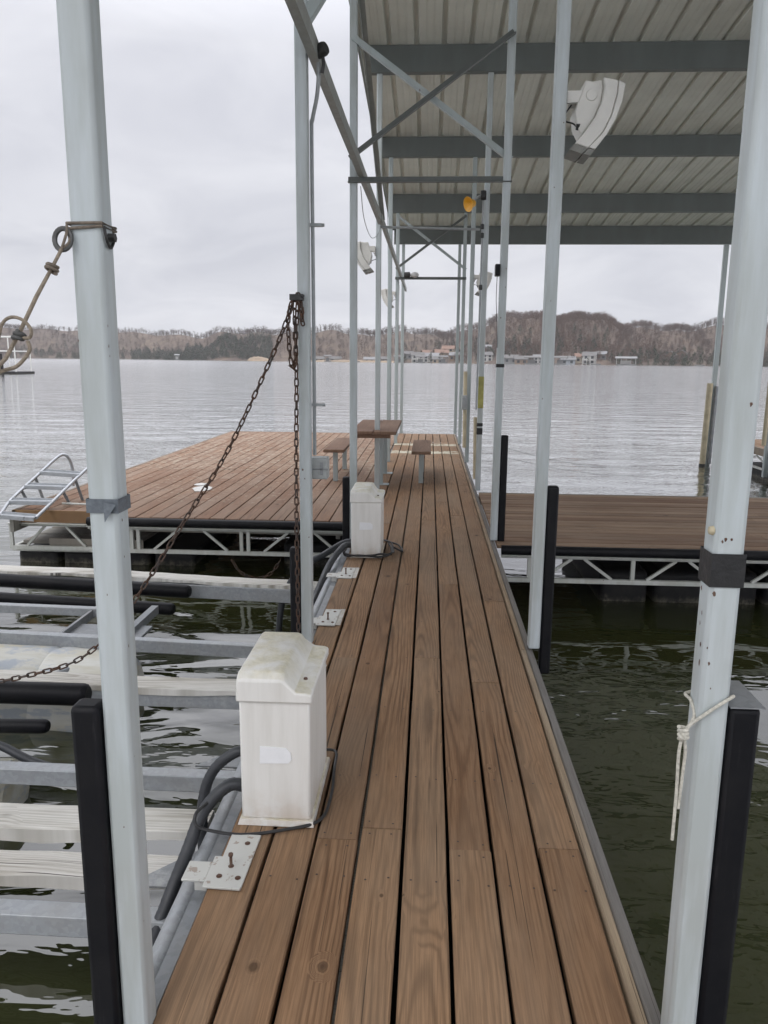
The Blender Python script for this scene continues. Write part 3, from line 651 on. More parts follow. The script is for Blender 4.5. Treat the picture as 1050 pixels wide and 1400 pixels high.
# ------------------------------------------------------------------ truss under a finger
def truss(e, x0, x1, y, zt, zb, period, x_up, dbl, mat, fr=(.17, .39, .63, .84)):
    m = MB(); m.bar((x0, y, zt), (x1, y, zt), .03, .028); m.bar((x0, y-.03, zt+.016), (x1, y-.03, zt+.016), .05, .005); m.build('top_chord', mat, e)
    m = MB(); m.bar((x0, y, zb), (x1, y, zb), .04, .038); m.build('bottom_chord', mat, e)
    k0 = int((x0-x_up)/period)-1
    for k in range(k0, k0+int((x1-x0)/period)+4):
        b = x_up+k*period
        for xa, xb, za, zz in ((b+fr[0]*period, b+fr[1]*period, zb+.02, zt-.014), (b+fr[2]*period, b+fr[3]*period, zt-.014, zb+.02)):
            if xa > x0 and xb < x1:
                m = MB(); m.bar((xa, y+.002, za), (xb, y+.002, zz), .024, .024, (0, 1, 0)); m.build('truss_diagonal', mat, e)
        for d in ((-.035, .035) if dbl else (0,)):
            if x0 < b+d < x1: m = MB(); m.bar((b+d, y+.001, zb+.02), (b+d, y+.001, zt-.014), .034, .03, (0, 1, 0)); m.build('truss_upright', mat, e)

def platform():
    e = thing('swim_platform', (-2.5, 12, 0), 'wide reddish plank platform spotted with droppings left of the walkway', 'platform')
    m = boards(MB(), 7.56, 16.9, -3.42, -.672, .1487, .009, -.001, .038, seedv=11, blen=(2.4, 4.9)); boards(m, 7.80, 16.9, -4.33, -3.42, .1487, .009, -.001, .038, seedv=12); m.build('deck_boards', [M['deckleft'], M['nail']], e, fixn=False)
    m = MB(); m.tube([(-3.44, 7.52, -.045), (-.79, 7.52, -.045)], .043, 14); m.build('rubber_edge', M['black'], e)
    m = MB(); m.box(-3.44, -.79, 7.565, 7.60, -.15, -.042); m.build('fascia', M['greywood'], e)
    m = MB(); m.cr = .41; m.cc = 7.79; m.box(-4.36, -3.44, 7.775, 7.796, -.125, .004); m.build('fascia', M['oldwood'], e)
    m = MB(); m.cr = .2; m.box(-4.37, -4.332, 7.775, 16.9, -.15, .002); m.box(-4.37, -.67, 16.905, 16.94, -.15, .002); m.build('edge_board', M['trim'], e)
    truss(e, -3.44, -.80, 7.53, -.108, -.345, 1.13, -1.83, True, M['truss'])
    truss(e, -4.42, -3.46, 7.79, -.15, -.40, .95, -4.40, False, M['truss'])
    for xx in (-4.3, -2.6, -.9):
        m = MB(); m.box(xx-.02, xx+.02, 7.63, 16.9, -.2, -.041); m.build('stringer', M['greywood'], e)
    # lower frame with old boards over the corner float
    m = MB(); m.box(-4.44, -3.30, 7.86, 7.90, -.46, -.40); m.box(-4.44, -4.40, 7.90, 9.9, -.46, -.40); m.build('float_frame', M['truss'], e)
    m = MB()
    for i in range(5): m.cr = .13+.17*i; m.cc = 8.08+i*.32; m.box(-4.36, -3.1, 7.94+i*.32, 8.23+i*.32, -.395, -.36)
    m.cr = .77; m.box(-4.02, -3.0, 7.84, 7.857, -.43, -.31); m.build('float_boards', M['greywood'], e)
    for i in range(4): x0 = -4.42+i*.50; m = MB(); m.box(x0, x0+.44, 7.92, 9.8, -.95, -.465); m.build('float_drum', M['blackmatte'], e, bevel=.04)
    for x0, y0 in ((-1.55, 8.1), (-1.55, 12), (-4.2, 12), (-4.2, 15), (-1.6, 15)):
        m = MB(); m.box(x0, x0+.85, y0, y0+1.6, -.9, -.36); m.build('float_drum', M['blackmatte'], e, bevel=.05)
platform()
def droppings():     # pale sheets of paper-like residue on the boards
    for (x, y), s, lb in (((277, 668), .14, 'flat white scrap lying on the reddish platform'),):
        p = flat(x, y, .003); m = MB(); rr = random.Random(4)
        for dx, dy, sx in ((0, 0, 1), (-.12, .32, .55)):
            o = [(p.x+dx+math.cos(a)*s*sx*1.0*rr.uniform(.7, 1.1), p.y+dy+math.sin(a)*s*sx*1.5*rr.uniform(.7, 1.1)) for a in [k*.63 for k in range(10)]]
            m.prism(o, lambda u, v, w_: (u, v, w_), .003, .006)
        tag(m.build('white_scrap', M['scrap']), lb, 'scrap')
droppings()

def finger():
    e = thing('finger_dock', (3, 8, 0), 'brown finger dock of narrow boards branching off right from the walkway', 'dock')
    m = boards(MB(), .625, 6.2, 6.72, 9.42, .142, .012, -.004, .036, 'X', .8, (2.4, 3.7), seedv=21); m.build('deck_boards', [M['deckx'], M['nail']], e, fixn=False)
    m = MB(); m.tube([(.66, 6.675, -.04), (6.2, 6.675, -.04)], .042, 14); m.build('rubber_edge', M['black'], e)
    m = MB(); m.box(.63, 6.2, 9.425, 9.46, -.15, -.002); m.cr = .4; m.build('edge_board', M['greywood'], e)
    truss(e, .66, 6.2, 6.69, -.098, -.31, .90, 1.81, False, M['truss'], (.14, .41, .53, .80))
    for i in range(9): m = MB(); m.box(1.62+i*.5, 2.06+i*.5, 7.05, 9.1, -.95, -.30); m.build('float_drum', M['blackmatte'], e, bevel=.05)
    m = MB(); m.box(1.2, 6.2, 7.9, 7.95, -.2, -.042); m.build('stringer', M['greywood'], e)
finger()
def outer_walk():
    e = thing('outer_walkway', (6.9, 13, 0), 'brown walkway at the right end of the covered slip, half hidden by the near post', 'walkway')
    m = boards(MB(), 6.0, 16.8, 6.32, 7.5, .1487, .01, 0, .038, seedv=31); m.build('deck_boards', [M['deck'], M['nail']], e, fixn=False)
    m = MB(); m.box(6.27, 6.31, 6, 16.8, -.14, .0); m.build('edge_board', M['trim'], e)
    m = MB(); m.bar((6.29, 6, -.38), (6.29, 16.8, -.38), .04, .04)
    for i in range(14): m.bar((6.29, 6.2+i*.75, -.36 if i % 2 else -.16), (6.29, 6.95+i*.75, -.16 if i % 2 else -.36), .025, .025)
    m.build('side_truss', M['truss'], e)
    for i in range(5): m = MB(); m.box(6.4, 7.4, 6.4+i*2.1, 8.0+i*2.1, -.95, -.42); m.build('float_drum', M['blackmatte'], e, bevel=.05)
outer_walk()

# ------------------------------------------------------------------ steel posts
PW = .0635
def post(x, y, z0, z1, label, mat='post', name='steel_post', group='steel posts of the covered dock', w=PW, chips=()):
    e = thing(name, (x+w/2, y+w/2, z0), label, 'post', group)
    m = MB(); m.box(x, x+w, y, y+w, z0, z1); m.cur = 1
    for fc, u, z, sz in chips:             # flaked paint: bare rust spots on the front, left or right face
        o = [(math.cos(k*.7)*sz*random.uniform(.35, 1), math.sin(k*.7)*sz*random.uniform(.6, 1.7)) for k in range(9)]
        m.add([(x+u+a, y-.0006, z+b) if fc == 'f' else ((x-.0006 if fc == 'l' else x+w+.0006), y+u+a, z+b) for a, b in o], [tuple(range(9))])
    m.cur = 0; m.build('tube', [M[mat], M['bolt']], e, bevel=.009)
    return e
def bumper(e, x0, x1, y0, y1, z0, z1):
    m = MB(); m.box(x0, x1, y0, y1, z0, z1); m.build('rubber_bumper', M['black'], e, bevel=.012)
def tape(e, x, y, z0, z1, mat, w=PW, flap=False):
    m = MB(); g = .0025; m.add([(x-g, y-g, z0), (x+w+g, y-g, z0), (x+w+g, y+w+g, z0), (x-g, y+w+g, z0), (x-g, y-g, z1), (x+w+g, y-g, z1), (x+w+g, y+w+g, z1), (x-g, y+w+g, z1)], [(0,1,5,4),(1,2,6,5),(2,3,7,6),(3,0,4,7)])
    if flap: m.add([(x+w*.55, y-.004, z1-.006), (x+w+.001, y-.010, z1-.010), (x+w*.62, y-.012, z0-.018)], [(0,1,2)])
    m.build('tape_band', M[mat], e, bevel=0)
def roofz(y): return 5.05-.0985*(y-9.54)
PL = [(-.709, 1.555), (-.704, 4.18), (-.702, 6.87), (-.664, 9.54), (-.664, 12.2), (-.664, 14.88), (-.634, 17.0)]
PR = [(.578, 1.555), (.584, 4.17), (.572, 6.83), (.590, 9.54), (.575, 12.2), (.565, 14.88), (.545, 17.0)]
BH = {9.54: .28, 12.2: .27, 14.88: .31, 17.0: .35}
def ptop(y): return roofz(y)-BH[y]-.004 if y in BH else roofz(y)-.30
LL = ['tall steel post at left foreground with grey tape and a rope tied round it', 'left steel post hung with chains and a grey junction box', 'left steel post behind the farther white pedestal', 'left steel post beside the near end of the picnic table, carrying a loudspeaker',
      'left steel post rising just behind the picnic table', 'left steel post under the roof end with a bare bulb high up', 'farthest left steel post at the lake end of the walkway']
LR = ['big steel post at right foreground with wide black tape and a white rope', 'right steel post carrying the large white loudspeaker under the roof', 'right steel post at the finger dock corner with a black box high up', 'right steel post with a yellow strip and the yellow horn lamp',
      'right steel post with a tan roller and grey box at its foot', 'second farthest right steel post near the lake end', 'farthest right steel post at the lake end of the walkway']
POSTS = {}
CH = {('R', 0): [('l', .045, 1.135, .005), ('l', .030, 1.085, .0035), ('l', .035, 1.06, .004), ('l', .022, 1.02, .005), ('l', .018, .98, .006), ('f', .010, 1.135, .005), ('f', .006, 1.02, .0025), ('f', .012, .985, .003), ('f', .016, 1.245, .003), ('f', .022, 1.25, .004), ('f', .034, 1.25, .0035), ('f', .02, .93, .002), ('f', .045, 1.52, .004), ('f', .04, 1.16, .0015)],
      ('R', 1): [('f', .052, 2.75, .003), ('f', .02, 2.45, .003), ('f', .03, 1.9, .003), ('f', .012, 1.4, .004), ('l', .03, 1.1, .004), ('l', .03, .6, .004), ('l', .02, .35, .003)],
      ('L', 0): [('r', .004, 1.66, .0025), ('r', .003, 1.62, .003), ('r', .005, 1.60, .002), ('f', .004, 1.63, .002), ('r', .02, 1.26, .003), ('r', .02, 1.18, .003), ('f', .03, 1.10, .0018), ('r', .015, .98, .003), ('r', .012, .72, .0015), ('f', .035, .55, .002), ('r', .01, .3, .002)],
      ('L', 1): [('r', .03, 1.6, .008), ('r', .02, 1.55, .005), ('f', .02, 1.0, .006), ('f', .03, .95, .004), ('f', .05, .62, .004)],
      ('R', 2): [('r', .03, 2.36, .006), ('f', .05, 2.2, .005), ('f', .05, 2.35, .005), ('f', .02, 1.95, .006)]}
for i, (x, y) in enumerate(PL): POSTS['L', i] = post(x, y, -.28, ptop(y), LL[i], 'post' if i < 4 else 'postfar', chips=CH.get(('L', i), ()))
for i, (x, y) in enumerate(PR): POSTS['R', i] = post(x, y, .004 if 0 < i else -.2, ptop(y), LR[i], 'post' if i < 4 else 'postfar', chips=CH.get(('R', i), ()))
bumper(POSTS['L', 0], -.776, -.711, 1.54, 1.60, -.5, .845); bumper(POSTS['R', 0], .644, .712, 1.56, 1.63, -.5, .885)
bumper(POSTS['L', 1], -.770, -.706, 4.20, 4.26, -.5, .55); bumper(POSTS['R', 1], .650, .712, 4.18, 4.24, -.15, .93)
bumper(POSTS['L', 2], -.768, -.704, 6.87, 6.94, -.4, .55); bumper(POSTS['R', 2], .638, .700, 6.84, 6.90, -.01, .95)
tape(POSTS['L', 0], *PL[0], 1.278, 1.308, 'greytape', flap=True); tape(POSTS['R', 0], *PR[0], 1.150, 1.220, 'tape'); tape(POSTS['R', 2], *PR[2], 1.535, 1.565, 'tape')
tape(POSTS['R', 3], *PR[3], .80, .84, 'tape'); tape(POSTS['R', 3], *PR[3], .70, .78, 'tape')
m = MB(); m.box(.588, .655, 9.532, 9.537, 1.02, 1.40); m.build('yellow_strip', M['olive'], POSTS['R', 3])
m = MB(); m.lathe([(0, .010), (.008, .008), (.010, 0), (.006, -.004)], (PR[0][0], PR[0][1]+.012, 1.265), (-1, 0, 0), 10); m.build('wood_plug', M['tan'], POSTS['R', 0])
m = MB()       # aluminium top plate on the near bumpers
m.box(.644, .716, 1.556, 1.70, .886, .889); m.build('bumper_cap', M['galvd'], POSTS['R', 0])
FP = post(5.98, 17.0, -1.2, roofz(17.0)-.35-.004, 'far right steel post carrying a tan roller at the outer end of the slip', 'postfar', w=.09)
m = MB(); m.tube([at(971, 524, 16.95), at(960, 634, 16.95)], .062, 14); DR = m.build('dock_roller', M['tan'], FP)
m = MB(); m.bar(at(980, 528, 16.95), at(969, 634, 16.98), .05, .06); m.build('roller_channel', M['galvd'], FP)
m = MB(); m.cyl(at(960, 634, 16.95), at(959.4, 639, 16.95), .068); m.build('roller_hub', M['cast'], DR)
FP2 = post(6.20, 14.6, -.5, roofz(14.6)-.01, 'outer steel post half hidden behind the near right post', 'postfar', w=.09)
m = MB(); m.tube([(6.13, 14.55, 1.25), (6.13, 14.55, .1)], .04, 12); m.build('dock_roller', M['tan'], FP2)

# ------------------------------------------------------------------ roof over the slip
def roof():
    y0, y1, x0, x1 = -1.0, 17.25, -.86, 6.62
    e = thing('slip_roof', (2.8, 11, roofz(11)), 'ribbed metal roof sloping down over the walkway and right slip', 'roof')
    prof = []; x = x0
    while x < x1:
        for dx, dz in ((0, 0), (.016, .042), (.052, .042), (.068, 0), (.135, 0), (.146, .0045), (.160, .0045), (.171, 0), (.215, 0), (.226, .0045), (.240, .0045), (.251, 0)): prof.append((x+dx, dz))
        x += .3048
    prof = [p for p in prof if p[0] <= x1]; ys = [y0, 9.54, 13, y1]; m = MB(); n = len(prof)
    for th in (0, .004):
        for y in ys: m.v += [(px, y, roofz(y)+pz+th+.002) for px, pz in prof]
    k = len(ys)*n
    for b in (0, k):
        for j in range(len(ys)-1):
            for i in range(n-1): m.f.append((b+j*n+i, b+j*n+i+1, b+(j+1)*n+i+1, b+(j+1)*n+i)); m.mi.append(0); m.rnd.append(0); m.cen.append(0)
    m.build('roof_sheet', M['sheet'], e, smooth=False, fixn=False)
    for y, h in list(BH.items())+[(6.87, .28), (4.2, .28), (1.57, .28)]:
        zt = roofz(y)-.002; m = MB(); xa, xb = x0+.06, x1-.1; t = .006
        sec = [(0, 0), (.075, 0), (.075, -.02), (.069, -.02), (.069, -t), (t, -t), (t, -h+t), (.069, -h+t), (.069, -h+.022), (.075, -h+.022), (.075, -h), (0, -h)]
        m.prism(sec, lambda u, v, w_: (w_, y-.02+u, zt+v-.0985*u), xa, xb); m.build('roof_beam', M['beam'], e)
    m = MB(); m.box(x0-.012, x0-.004, y0, y1, roofz(y1)-.04, roofz(y1)-.03)
    m.v = [(xx, yy, roofz(yy)+z) for xx in (x0-.012, x0-.004) for yy, z in ((y0, -.10), (y1, -.10), (y1, .05), (y0, .05))]; m.f = [(0,1,2,3),(7,6,5,4),(0,4,5,1),(1,5,6,2),(2,6,7,3),(3,7,4,0)]
    m.build('edge_trim', M['brace'], e)
    m = MB(); m.box(x0, x1, y1, y1+.006, roofz(y1)-.02, roofz(y1)+.05); m.build('eave_trim', M['beam'], e)
roof()

def slip_roof_left():
    y0, y1, x0, x1 = -1.0, 7.3, -5.6, -.875; e = thing('left_slip_roof', (-3.2, 4.2, roofz(4.2)), 'unseen', 'roof')
    m = MB(); n = 0; prof = []; x = x0
    while x < x1: prof += [(x, 0), (x+.016, .042), (x+.052, .042), (x+.068, 0)]; x += .3048
    prof = [p for p in prof if p[0] <= x1]; n = len(prof)
    for th in (.002, .006):
        for y in (y0, y1): m.v += [(px, y, roofz(y)+pz+th) for px, pz in prof]
    for b in (0, 2*n):
        for i in range(n-1): m.f.append((b+i, b+i+1, b+n+i+1, b+n+i))
    c = len(m.f); m.mi = [0]*c; m.rnd = [0]*c; m.cen = [0]*c; m.build('roof_sheet', M['sheet'], e, smooth=False, fixn=False)
    for y in (1.57, 4.2, 6.87): m = MB(); m.box(x0, x1, y-.02, y+.05, roofz(y)-.30, roofz(y)-.01); m.build('roof_beam', M['beam'], e)
    for y in (1.57, 6.87): m = MB(); m.box(-5.5, -5.43, y, y+.07, -.6, roofz(y)-.31); m.build('roof_post', M['postfar'], e)
    e['label'] = 'ribbed metal roof over the left slip, above the top of the picture'
slip_roof_left()
def long_beam():
    xs = -.628; e = thing('long_angle_beam', (xs, 10, 3.1), 'long brownish steel beam running along the left posts overhead', 'beam')
    m = MB(); m.bar((xs+.012, .2, 3.07), (xs+.03, 9.3, 3.145), .045, .085); m.build('near_length', M['brace'], e)
    m = MB(); m.bar((xs+.046, 9.1, 3.15), (xs+.06, 17.9, 3.11), .036, .075); m.build('far_length', M['brace'], e)
long_beam()
def portal(il, ir, label):
    (xl, yl), (xr, yr) = PL[il], PR[ir]; y = yl-.012
    e = thing('cross_brace', ((xl+xr)/2, y, 3.05), label, 'brace', 'cross braces between left and right posts')
    m = MB(); m.angle((xl-.01, y, 3.035), (xr+.07, y, 3.035), .05, .006, (0, 0, 1)); m.build('tie_bar', M['bracedark'], e)
    m = MB(); m.angle((xl+.02, y, 4.13), (xr+.05, y, 3.20), .045, .006, (0, 1, 0)); m.build('falling_diagonal', M['postfar'], e)
    m = MB(); m.angle((xr+.055, y-.055, 4.13), (xl+.02, y-.055, 3.20), .045, .006, (0, -1, 0)); m.build('rising_diagonal', M['bracedark'], e)
portal(2, 2, 'near cross brace of two diagonals above a tie bar over the walkway'); portal(5, 5, 'far cross brace of two diagonals above a tie bar near the lake end')
m = MB(); m.angle((-.675, 5.3, roofz(5.5)), (-.60, 9.40, 3.17), .05, .006, (1, 0, 0)); tag(m.build('diagonal_brace', M['brace']), 'dark diagonal brace dropping from the roof edge to the long beam', 'brace')
m = MB(); p = at(419, 34, 4.17); m.angle(p, p+Vector((.42, .25, .75)), .055, .006, (0, 1, 0)); tag(m.build('knee_brace', M['postfar']), 'short pale knee brace rising right from the chain post at the top edge', 'brace')
m = MB(); m.cyl((-.60, 9.3, 3.075), (.545, 9.5, 3.08), .014, 10); m.build
cr = tag(m.build('cross_conduit', M['conduit']), 'thin grey conduit crossing overhead below the yellow lamp', 'conduit')

# ------------------------------------------------------------------ power pedestals
def pedestal(x, y, label):
    e = thing('power_pedestal', (x+.13, y+.2, 0), label, 'pedestal', 'white power pedestals on the walkway edge')
    W, D, H = .242, .43, .470
    m = MB(); m.box(x, x+W, y, y+D, .02, H); cab = m.build('cabinet', M['fg'], e, bevel=.008)
    m = MB(); m.add([(x-.012, y-.014, .003), (x+W+.012, y-.014, .003), (x+W+.012, y+D+.02, .003), (x-.012, y+D+.02, .003), (x-.006, y-.008, .022), (x+W+.008, y-.008, .022), (x+W+.008, y+D+.01, .022), (x-.006, y+D+.01, .022)],
        [(0,3,2,1),(4,5,6,7),(0,1,5,4),(1,2,6,5),(2,3,7,6),(3,0,4,7)]); m.build('base_flange', M['fg'], e)
    # stepped lid: tall block on the left, low shelf on the right, joined by a slope
    o = [(-.009, H-.012), (W+.009, H-.012), (W+.009, H+.020), (W-.008, H+.026), (W-.045, H+.028), (W-.088, H+.088), (W-.102, H+.094), (.012, H+.094), (-.004, H+.086)]
    m = MB(); a, b = y-.010, y+D+.012; n = len(o); k = []
    sec = [(a, 0, 0), (a+.004, .0, .0), (b-.02, 0, 0), (b, 0, -.02)]
    def ring(yy, sh):
        return [(x+u, yy, min(v, H+.094-sh) if v > H+.04 else v) for u, v in o]
    rows = [ring(a, .026), ring(a+.028, 0), ring(b-.05, 0), ring(b, .04)]
    m.v = [p for r_ in rows for p in r_]
    for r_ in range(3):
        for i in range(n): m.f.append((r_*n+i, r_*n+(i+1) % n, (r_+1)*n+(i+1) % n, (r_+1)*n+i))
    m.f += [tuple(range(n)), tuple(reversed(range(3*n, 4*n)))]; c = len(m.f); m.mi = [0]*c; m.rnd = [0]*c; m.cen = [0]*c
    lid = m.build('lid', M['fg'], e, bevel=.007)
    s = [(.068, .232), (.168, .236), (.178, .250), (.176, .276), (.160, .292), (.070, .296)]
    m = MB(); m.prism([(x+u, v) for u, v in s], lambda u, v, w_: (u, y+w_, v), -.003, -.0005); m.build('sticker', M['sticker'], cab)
    m = MB(); m.lathe([(.0, .006), (.006, .006), (.008, 0)], (x+W-.03, y+.11, H+.027), (0, 0, 1), 10); m.build('screw', M['bolt'], lid)
    return e
pedestal(-.625, 2.42, 'nearer white power pedestal with blank sticker and lichen on its stepped lid')
pedestal(-.615, 6.14, 'farther white power pedestal with cable coiled round its foot')

def ring_cable(cx, cy, rx, ry, r, label, turns=1, seed=0, name='black_cable', tail=None):
    rr = random.Random(seed); m = MB(); pts = []
    for k in range(turns*26+1):
        a = -.5+k*2*math.pi/26; j = 1+.10*math.sin(k*.7+seed)+.025*k/26
        c, s = math.cos(a), math.sin(a); q = 3.2
        px = (abs(c)**(2/q))*(1 if c > 0 else -1)*rx*j; py = (abs(s)**(2/q))*(1 if s > 0 else -1)*ry*j
        pts.append((cx+px, cy+py, .018+r+.006*math.sin(k*1.3)+.012*(k//26)))
    if tail: pts += tail
    m.tube(curve(pts, 4), r, 8); return tag(m.build(name, M['cable']), label, 'cable')
m = MB(); P_ = [flat(457, 1052, .02), flat(452, 1090, .012), flat(436, 1122, .012), flat(385, 1135, .010), flat(330, 1141, .010), flat(285, 1135, .012), flat(268, 1128, .03), flat(268, 1112, .06), flat(283, 1098, .06)]
P_ = [(-.42, 2.92, .02), (-.355, 2.91, .02)]+[tuple(p) for p in P_]; m.tube(curve(P_, 6), .0058, 8); tag(m.build('black_cable', M['cable']), 'thin black cable lying round the nearer pedestal', 'cable')
ring_cable(-.48, 6.36, .19, .29, .008, 'black cable coiled twice round the farther pedestal', 2, 2, tail=[(-.28, 6.35, .04), (-.20, 6.30, .02), (-.24, 6.52, .02), (-.33, 6.6, .03)])
def hose(pts, r, label):
    m = MB(); c = curve(pts, 12); m.tube(c, [r*(1+.05*(k % 2)) for k in range(len(c))], 12, cap=True); return tag(m.build('hose', M['hose']), label, 'hose', 'dark flexible hoses by the pedestals')
hose([(-.63, 2.70, .11), (-.70, 2.68, .13), (-.79, 2.66, .06), (-.83, 2.64, -.06), (-.83, 2.62, -.25), (-.82, 2.6, -.7)], .020, 'upper dark hose looping down behind the nearer pedestal')
hose([(-.62, 2.52, .08), (-.69, 2.50, .095), (-.765, 2.44, .03), (-.80, 2.34, -.07), (-.835, 2.22, -.18), (-.86, 2.16, -.28), (-.88, 2.1, -.6)], .022, 'thick dark hose arching over the bolted plate into the water')
hose([(-.61, 6.36, .08), (-.70, 6.34, .07), (-.85, 6.2, .0), (-1.0, 6.1, -.08), (-1.15, 6.0, -.3), (-1.2, 5.95, -.7)], .026, 'upper dark hose leaving the farther pedestal')
hose([(-.61, 6.24, .08), (-.68, 6.18, .08), (-.76, 5.95, .0), (-.80, 5.6, -.1), (-.84, 5.2, -.25), (-.86, 5.0, -.6)], .026, 'lower dark hose leaving the farther pedestal beside the plates')

# ------------------------------------------------------------------ hinge plates at the lift
def plate(y, ln, label, knuckle=True):
    e = thing('hinge_plate', (-.61, y, .004), label, 'plate', 'zinc hinge plates along the left edge')
    m = MB(); o = [(-.665, y), (-.545, y-.005), (-.540, y+ln), (-.640, y+ln), (-.640, y+ln*.55), (-.665, y+ln*.55)]
    m.prism(o, lambda u, v, w_: (u, v, w_), .004, .012)
    m.box(-.74, -.665, y+.03, y+ln*.45, .002, .010); pl = m.build('plate', M['plate'], e, bevel=.002)
    if y > 3: m = MB(); m.cr = .5; m.box(-.545, -.515, y+.02, y+ln+.02, .003, .0075); m.build('shim', M['bunk'], e)
    for bx, by, hh in ((-.565, y+.045, .012), (-.625, y+.05, .012), (-.60, y+.10, .045), (-.575, y+ln-.05, .012)):
        m = MB(); m.lathe([(0, hh+.004), (.0065, hh+.004), (.0065, hh-.004)] if hh < .03 else [(0, hh+.012), (.008, hh+.012), (.008, hh+.004), (.005, hh+.003)], (bx, by, 0), (0, 0, 1), 6)
        m.lathe([(.005, hh), (.005, .010)], (bx, by, 0), (0, 0, 1), 8); m.lathe([(.0095, .012), (.0095, .0135), (.005, .014)], (bx, by, 0), (0, 0, 1), 12); m.build('bolt', M['bolt'], pl)
    if knuckle:
        m = MB(); m.box(-.700, -.662, y+.035, y+.075, -.04, .0035); m.build('hinge_tab', M['plate'], e)
plate(2.07, .27, 'near bolted zinc plate with a tall rusty bolt in front of the nearer pedestal')
plate(4.46, .30, 'bolted zinc plate beside the chain post foot'); plate(5.50, .28, 'bolted zinc plate just in front of the farther pedestal'); plate(3.55, .28, 'bolted zinc plate behind the nearer pedestal')

# ------------------------------------------------------------------ boat lift in the left slip
def lift():
    e = thing('boat_lift', (-2.5, 4, -.4), 'galvanised boat lift with bleached wooden bunks in the left slip', 'boat lift')
    def beam(y0, y1, xl, xr, zt, h, w, sk=0.0):
        m = MB(); m.bar((xl, y0, zt-h/2+sk), (xr, y1, zt-h/2), w, h); m.build('cross_beam', M['galv'], e, bevel=.004)
    beam(2.22, 2.20, -5.0, -.76, -.20, .075, .075); beam(3.10, 3.08, -5.0, -.76, -.20, .075, .07); beam(4.90, 4.62, -5.0, -.74, -.20, .085, .06); beam(5.40, 5.28, -5.0, -2.3, -.20, .06, .06)
    beam(4.02, 3.99, -5.0, -.74, -.235, .085, .07); beam(6.33, 5.95, -5.0, -.76, -.235, .11, .07)
    rr = random.Random(9)
    def bunk(y0, y1, xl, xr, zt, w, th0, taper=0):
        m = MB(); m.cr = rr.random(); m.cc = (y0+y1)/2; n = 26; rows = []
        for k in range(n+1):
            t = k/n; x = xl+(xr-xl)*t; th = th0*(1+.22*math.sin(t*23+y0*5)); y = y0+(y1-y0)*t; z = zt+rr.uniform(-.003, .003)-.012*math.sin(t*9)*.5; ww = w*(1-taper*max(0, t-.75)*2.2)
            ww *= 1+.07*math.sin(t*17+y0*9)+rr.uniform(-.02, .02); rows.append([(x, y-ww/2, z-th), (x, y-ww/2, z-.008), (x, y-ww/2+.008, z), (x, y+w/2-.008, z), (x, y+w/2, z-.008), (x, y+w/2, z-th)])
        q = 6; m.add([p for r_ in rows for p in r_], [(k*q+i, k*q+(i+1) % q, (k+1)*q+(i+1) % q, (k+1)*q+i) for k in range(n) for i in range(q)]+[tuple(range(q)), tuple(reversed(range(n*q, n*q+q)))])
        m.build('bunk_board', M['bunk'], e)
    bunk(2.40, 2.45, -5.0, -.86, -.205, .155, .05, .6); bunk(2.71, 2.735, -5.0, -.84, -.20, .165, .055, .3); bunk(4.05, 4.02, -5.0, -.76, -.190, .15, .04); bunk(6.40, 6.02, -5.0, -.76, -.195, .16, .036)
    for a, b, r_ in ((at(-500, 762, 6.25), at(260, 809, 5.92), .055), (at(-500, 786, 5.75), at(238, 833, 5.55), .048), (at(-260, 938, 3.84), at(121, 950, 3.82), .062), (at(-260, 990, 3.5), at(66, 993, 3.48), .036)):
        m = MB(); d = (b-a).normalized(); pts = [a, b-d*.03, b-d*.012, b]; m.tube(pts, [r_, r_, r_*.92, r_*.70], 14); m.build('padded_guide', M['black'], e)
    m = MB(); m.tube([(-4.9, 4.62, -.60), (-2.42, 4.55, -.60), (-2.38, 4.55, -.60), (-2.34, 4.55, -.60), (-1.93, 4.50, -.60), (-1.90, 4.5, -.60)], [.36, .36, .345, .36, .35, .30], 28); m.build('float_tank', M['tank'], e)
    m = MB(); m.tube([(-1.95, 4.72, -.30), (-2.32, 4.18, -.31)], .028, 12); m.build('strut_pipe', M['galvd'], e)
    m = MB(); m.bar((-2.0, 4.72, -.24), (-2.0, 5.4, -.24), .05, .06); m.bar((-2.42, 4.72, -.24), (-2.42, 5.4, -.24), .02, .06); m.cyl((-2.1, 5.1, -.28), (-2.1, 5.1, -.1), .018, 8); m.bar((-2.42, 4.95, -.255), (-1.9, 4.95, -.255), .22, .02); m.build('lift_bracket', M['galvd'], e)
    m = MB(); m.tube([(-3.6, 3.40, -.52), (-2.02, 3.36, -.52), (-1.99, 3.36, -.52)], [.17, .17, .13], 22); m.build('float_tank', M['tank'], e)
    m = MB(); m.tube(curve([(-2.3, 3.25, -.16), (-2.0, 3.22, -.17), (-1.8, 3.17, -.22), (-1.55, 3.12, -.27), (-1.3, 3.1, -.4)], 8), .020, 10); m.build('air_hose', M['hose'], e)
    for y, s in ((3.15, 1), (2.34, 1), (4.7, 1)):
        m = MB(); m.prism([(-.76, y), (-1.02, y), (-.76, y+.28*s)], lambda u, v, w_: (u, v, w_), -.212, -.204); m.build('gusset', M['galvd'], e)
    m = MB(); m.bar((-.80, 2.0, -.24), (-.80, 6.2, -.24), .05, .08); m.build('hinge_rail', M['galvd'], e, bevel=.004)
lift()

